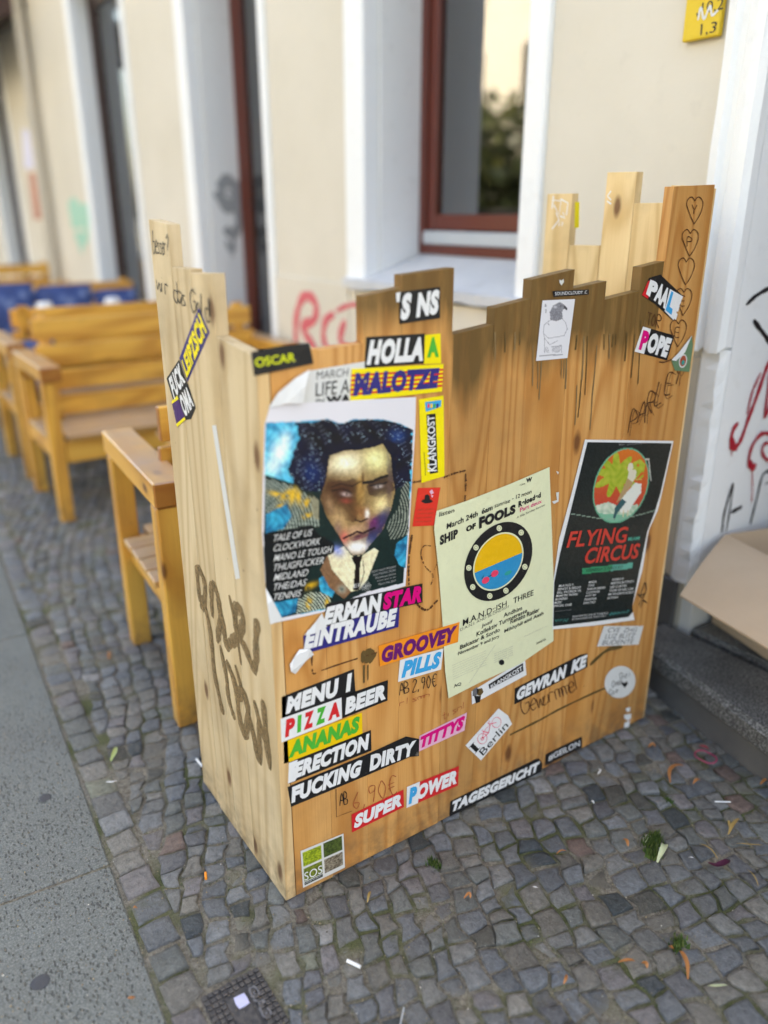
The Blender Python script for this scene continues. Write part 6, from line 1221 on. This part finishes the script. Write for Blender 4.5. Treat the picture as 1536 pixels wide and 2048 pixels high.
tuft('moss_tuft', [(1303, 1685, .022), (1306, 1705, .018), (1312, 1672, .014)], 'bushy green moss tuft on the cobbles in front of the doorstep', 'moss', dens=240, hh=.016)
tuft('weed_tuft', [(865, 1722, .013), (872, 1732, .01)], 'small green weed growing at the foot of the screen', 'weed', dens=160, hh=.012)
tuft('weed_tuft', [(1335, 1600, .012)], 'yellowish green weed between cobbles right of the screen', 'weed', dens=160, hh=.01)
tuft('weed_tuft', [(1358, 1880, .016), (1350, 1892, .012)], 'green weed in a joint at the lower right', 'weed', dens=120, hh=.01)
sp = []
for _ in range(330):
    px, py = random.uniform(560, 1536), random.uniform(1560, 2048)
    if py > 1803 - .52 * (px - 583) + 20: sp.append((px, py, random.uniform(.004, .009)))
# joints where moss grows, following the cobble outlines
V = []; Fc = []; ctr = np.array([c for c, _, _ in cob])
nearc = [cob[i] for i in near]
for c, q, t in nearc:
    for i in range(len(q)):
        a, b2 = q[i], q[(i + 1) % len(q)]
        if np.sin(a[0] * 17 + 2) * np.sin(a[1] * 21 + 1) + .55 * np.sin(a[0] * 41 + a[1] * 33) < .25: continue
        for _ in range(9):
            p2 = a + (b2 - a) * random.random(); out = (p2 - c) / np.linalg.norm(p2 - c); p = np.array([*(p2 + out * random.uniform(.0005, .004)), -.0105]); w = RNG.randn(3) * .0012; w[2] = 0; up = np.array([random.gauss(0, .002), random.gauss(0, .002), random.uniform(.005, .0125)]); o = len(V)
            V += [p - w, p + w, p + up]; Fc.append((o, o + 1, o + 2))
tag(mk('joint_moss', V, Fc, MOSS, None), 'thin moss growing in the cobble joints', None, None, 'stuff')
# crumbs and grit strewn over the stones
V = []; Fc = []
for _ in range(2600):
    px, py = random.uniform(0, 1536), random.uniform(1350, 2048); p = PG.at(px, py, 0)
    if p[1] > WY - .2 or (p[0] < XF + .02 and YS - .02 < p[1] < 1.7): continue
    r = random.uniform(.0008, .0022); o = len(V); z = .0 if p[1] > slabY(p[0]) else .001
    rr = [r * random.uniform(.6, 1.2) for _ in range(4)]; V += [(p[0] - rr[0], p[1], z), (p[0], p[1] - rr[1], z), (p[0] + rr[2], p[1], z), (p[0], p[1] + rr[3], z), (p[0], p[1], z + r * 1.2)]
    Fc += [(o, o + 1, o + 4), (o + 1, o + 2, o + 4), (o + 2, o + 3, o + 4), (o + 3, o, o + 4)]
mt, nt, b_ = newmat('grit'); g_ = N(nt, 'ShaderNodeNewGeometry'); L(nt, ramp(nt, g_.outputs['Random Per Island'], [(0, (.06, .05, .04)), (.6, (.20, .17, .13)), (.93, (.32, .24, .12)), (1, (.6, .58, .54))]), b_.inputs['Base Color'])
tag(mk('grit', V, Fc, mt, None), 'grit and crumbs strewn over stones', None, None, 'stuff')
# small amber lamp glowing deep inside the cafe, seen through the pane
lm = bpy.data.materials.new('lamp_glow'); lm.use_nodes = True; lb = lm.node_tree.nodes['Principled BSDF']; lb.inputs['Emission Color'].default_value = (1, .28, .03, 1); lb.inputs['Emission Strength'].default_value = 2.0; lb.inputs['Base Color'].default_value = (.3, .08, .02, 1)
pL = hit(1013, 365, 1, 3.4); lamp = empty('wall_lamp', (pL[0], pL[1], pL[2] - .03), 'small amber lamp glowing inside the cafe behind the near window', 'lamp')
boxes('lamp_shade', [(pL[0] - .05, pL[0] + .05, 3.37, 3.43, pL[2] - .012, pL[2] + .012)], lm, lamp, .004); boxes('mount', [(pL[0] - .012, pL[0] + .012, 3.39, 3.41, 3.195 - 1.2, 3.195)], GREYM, lamp)
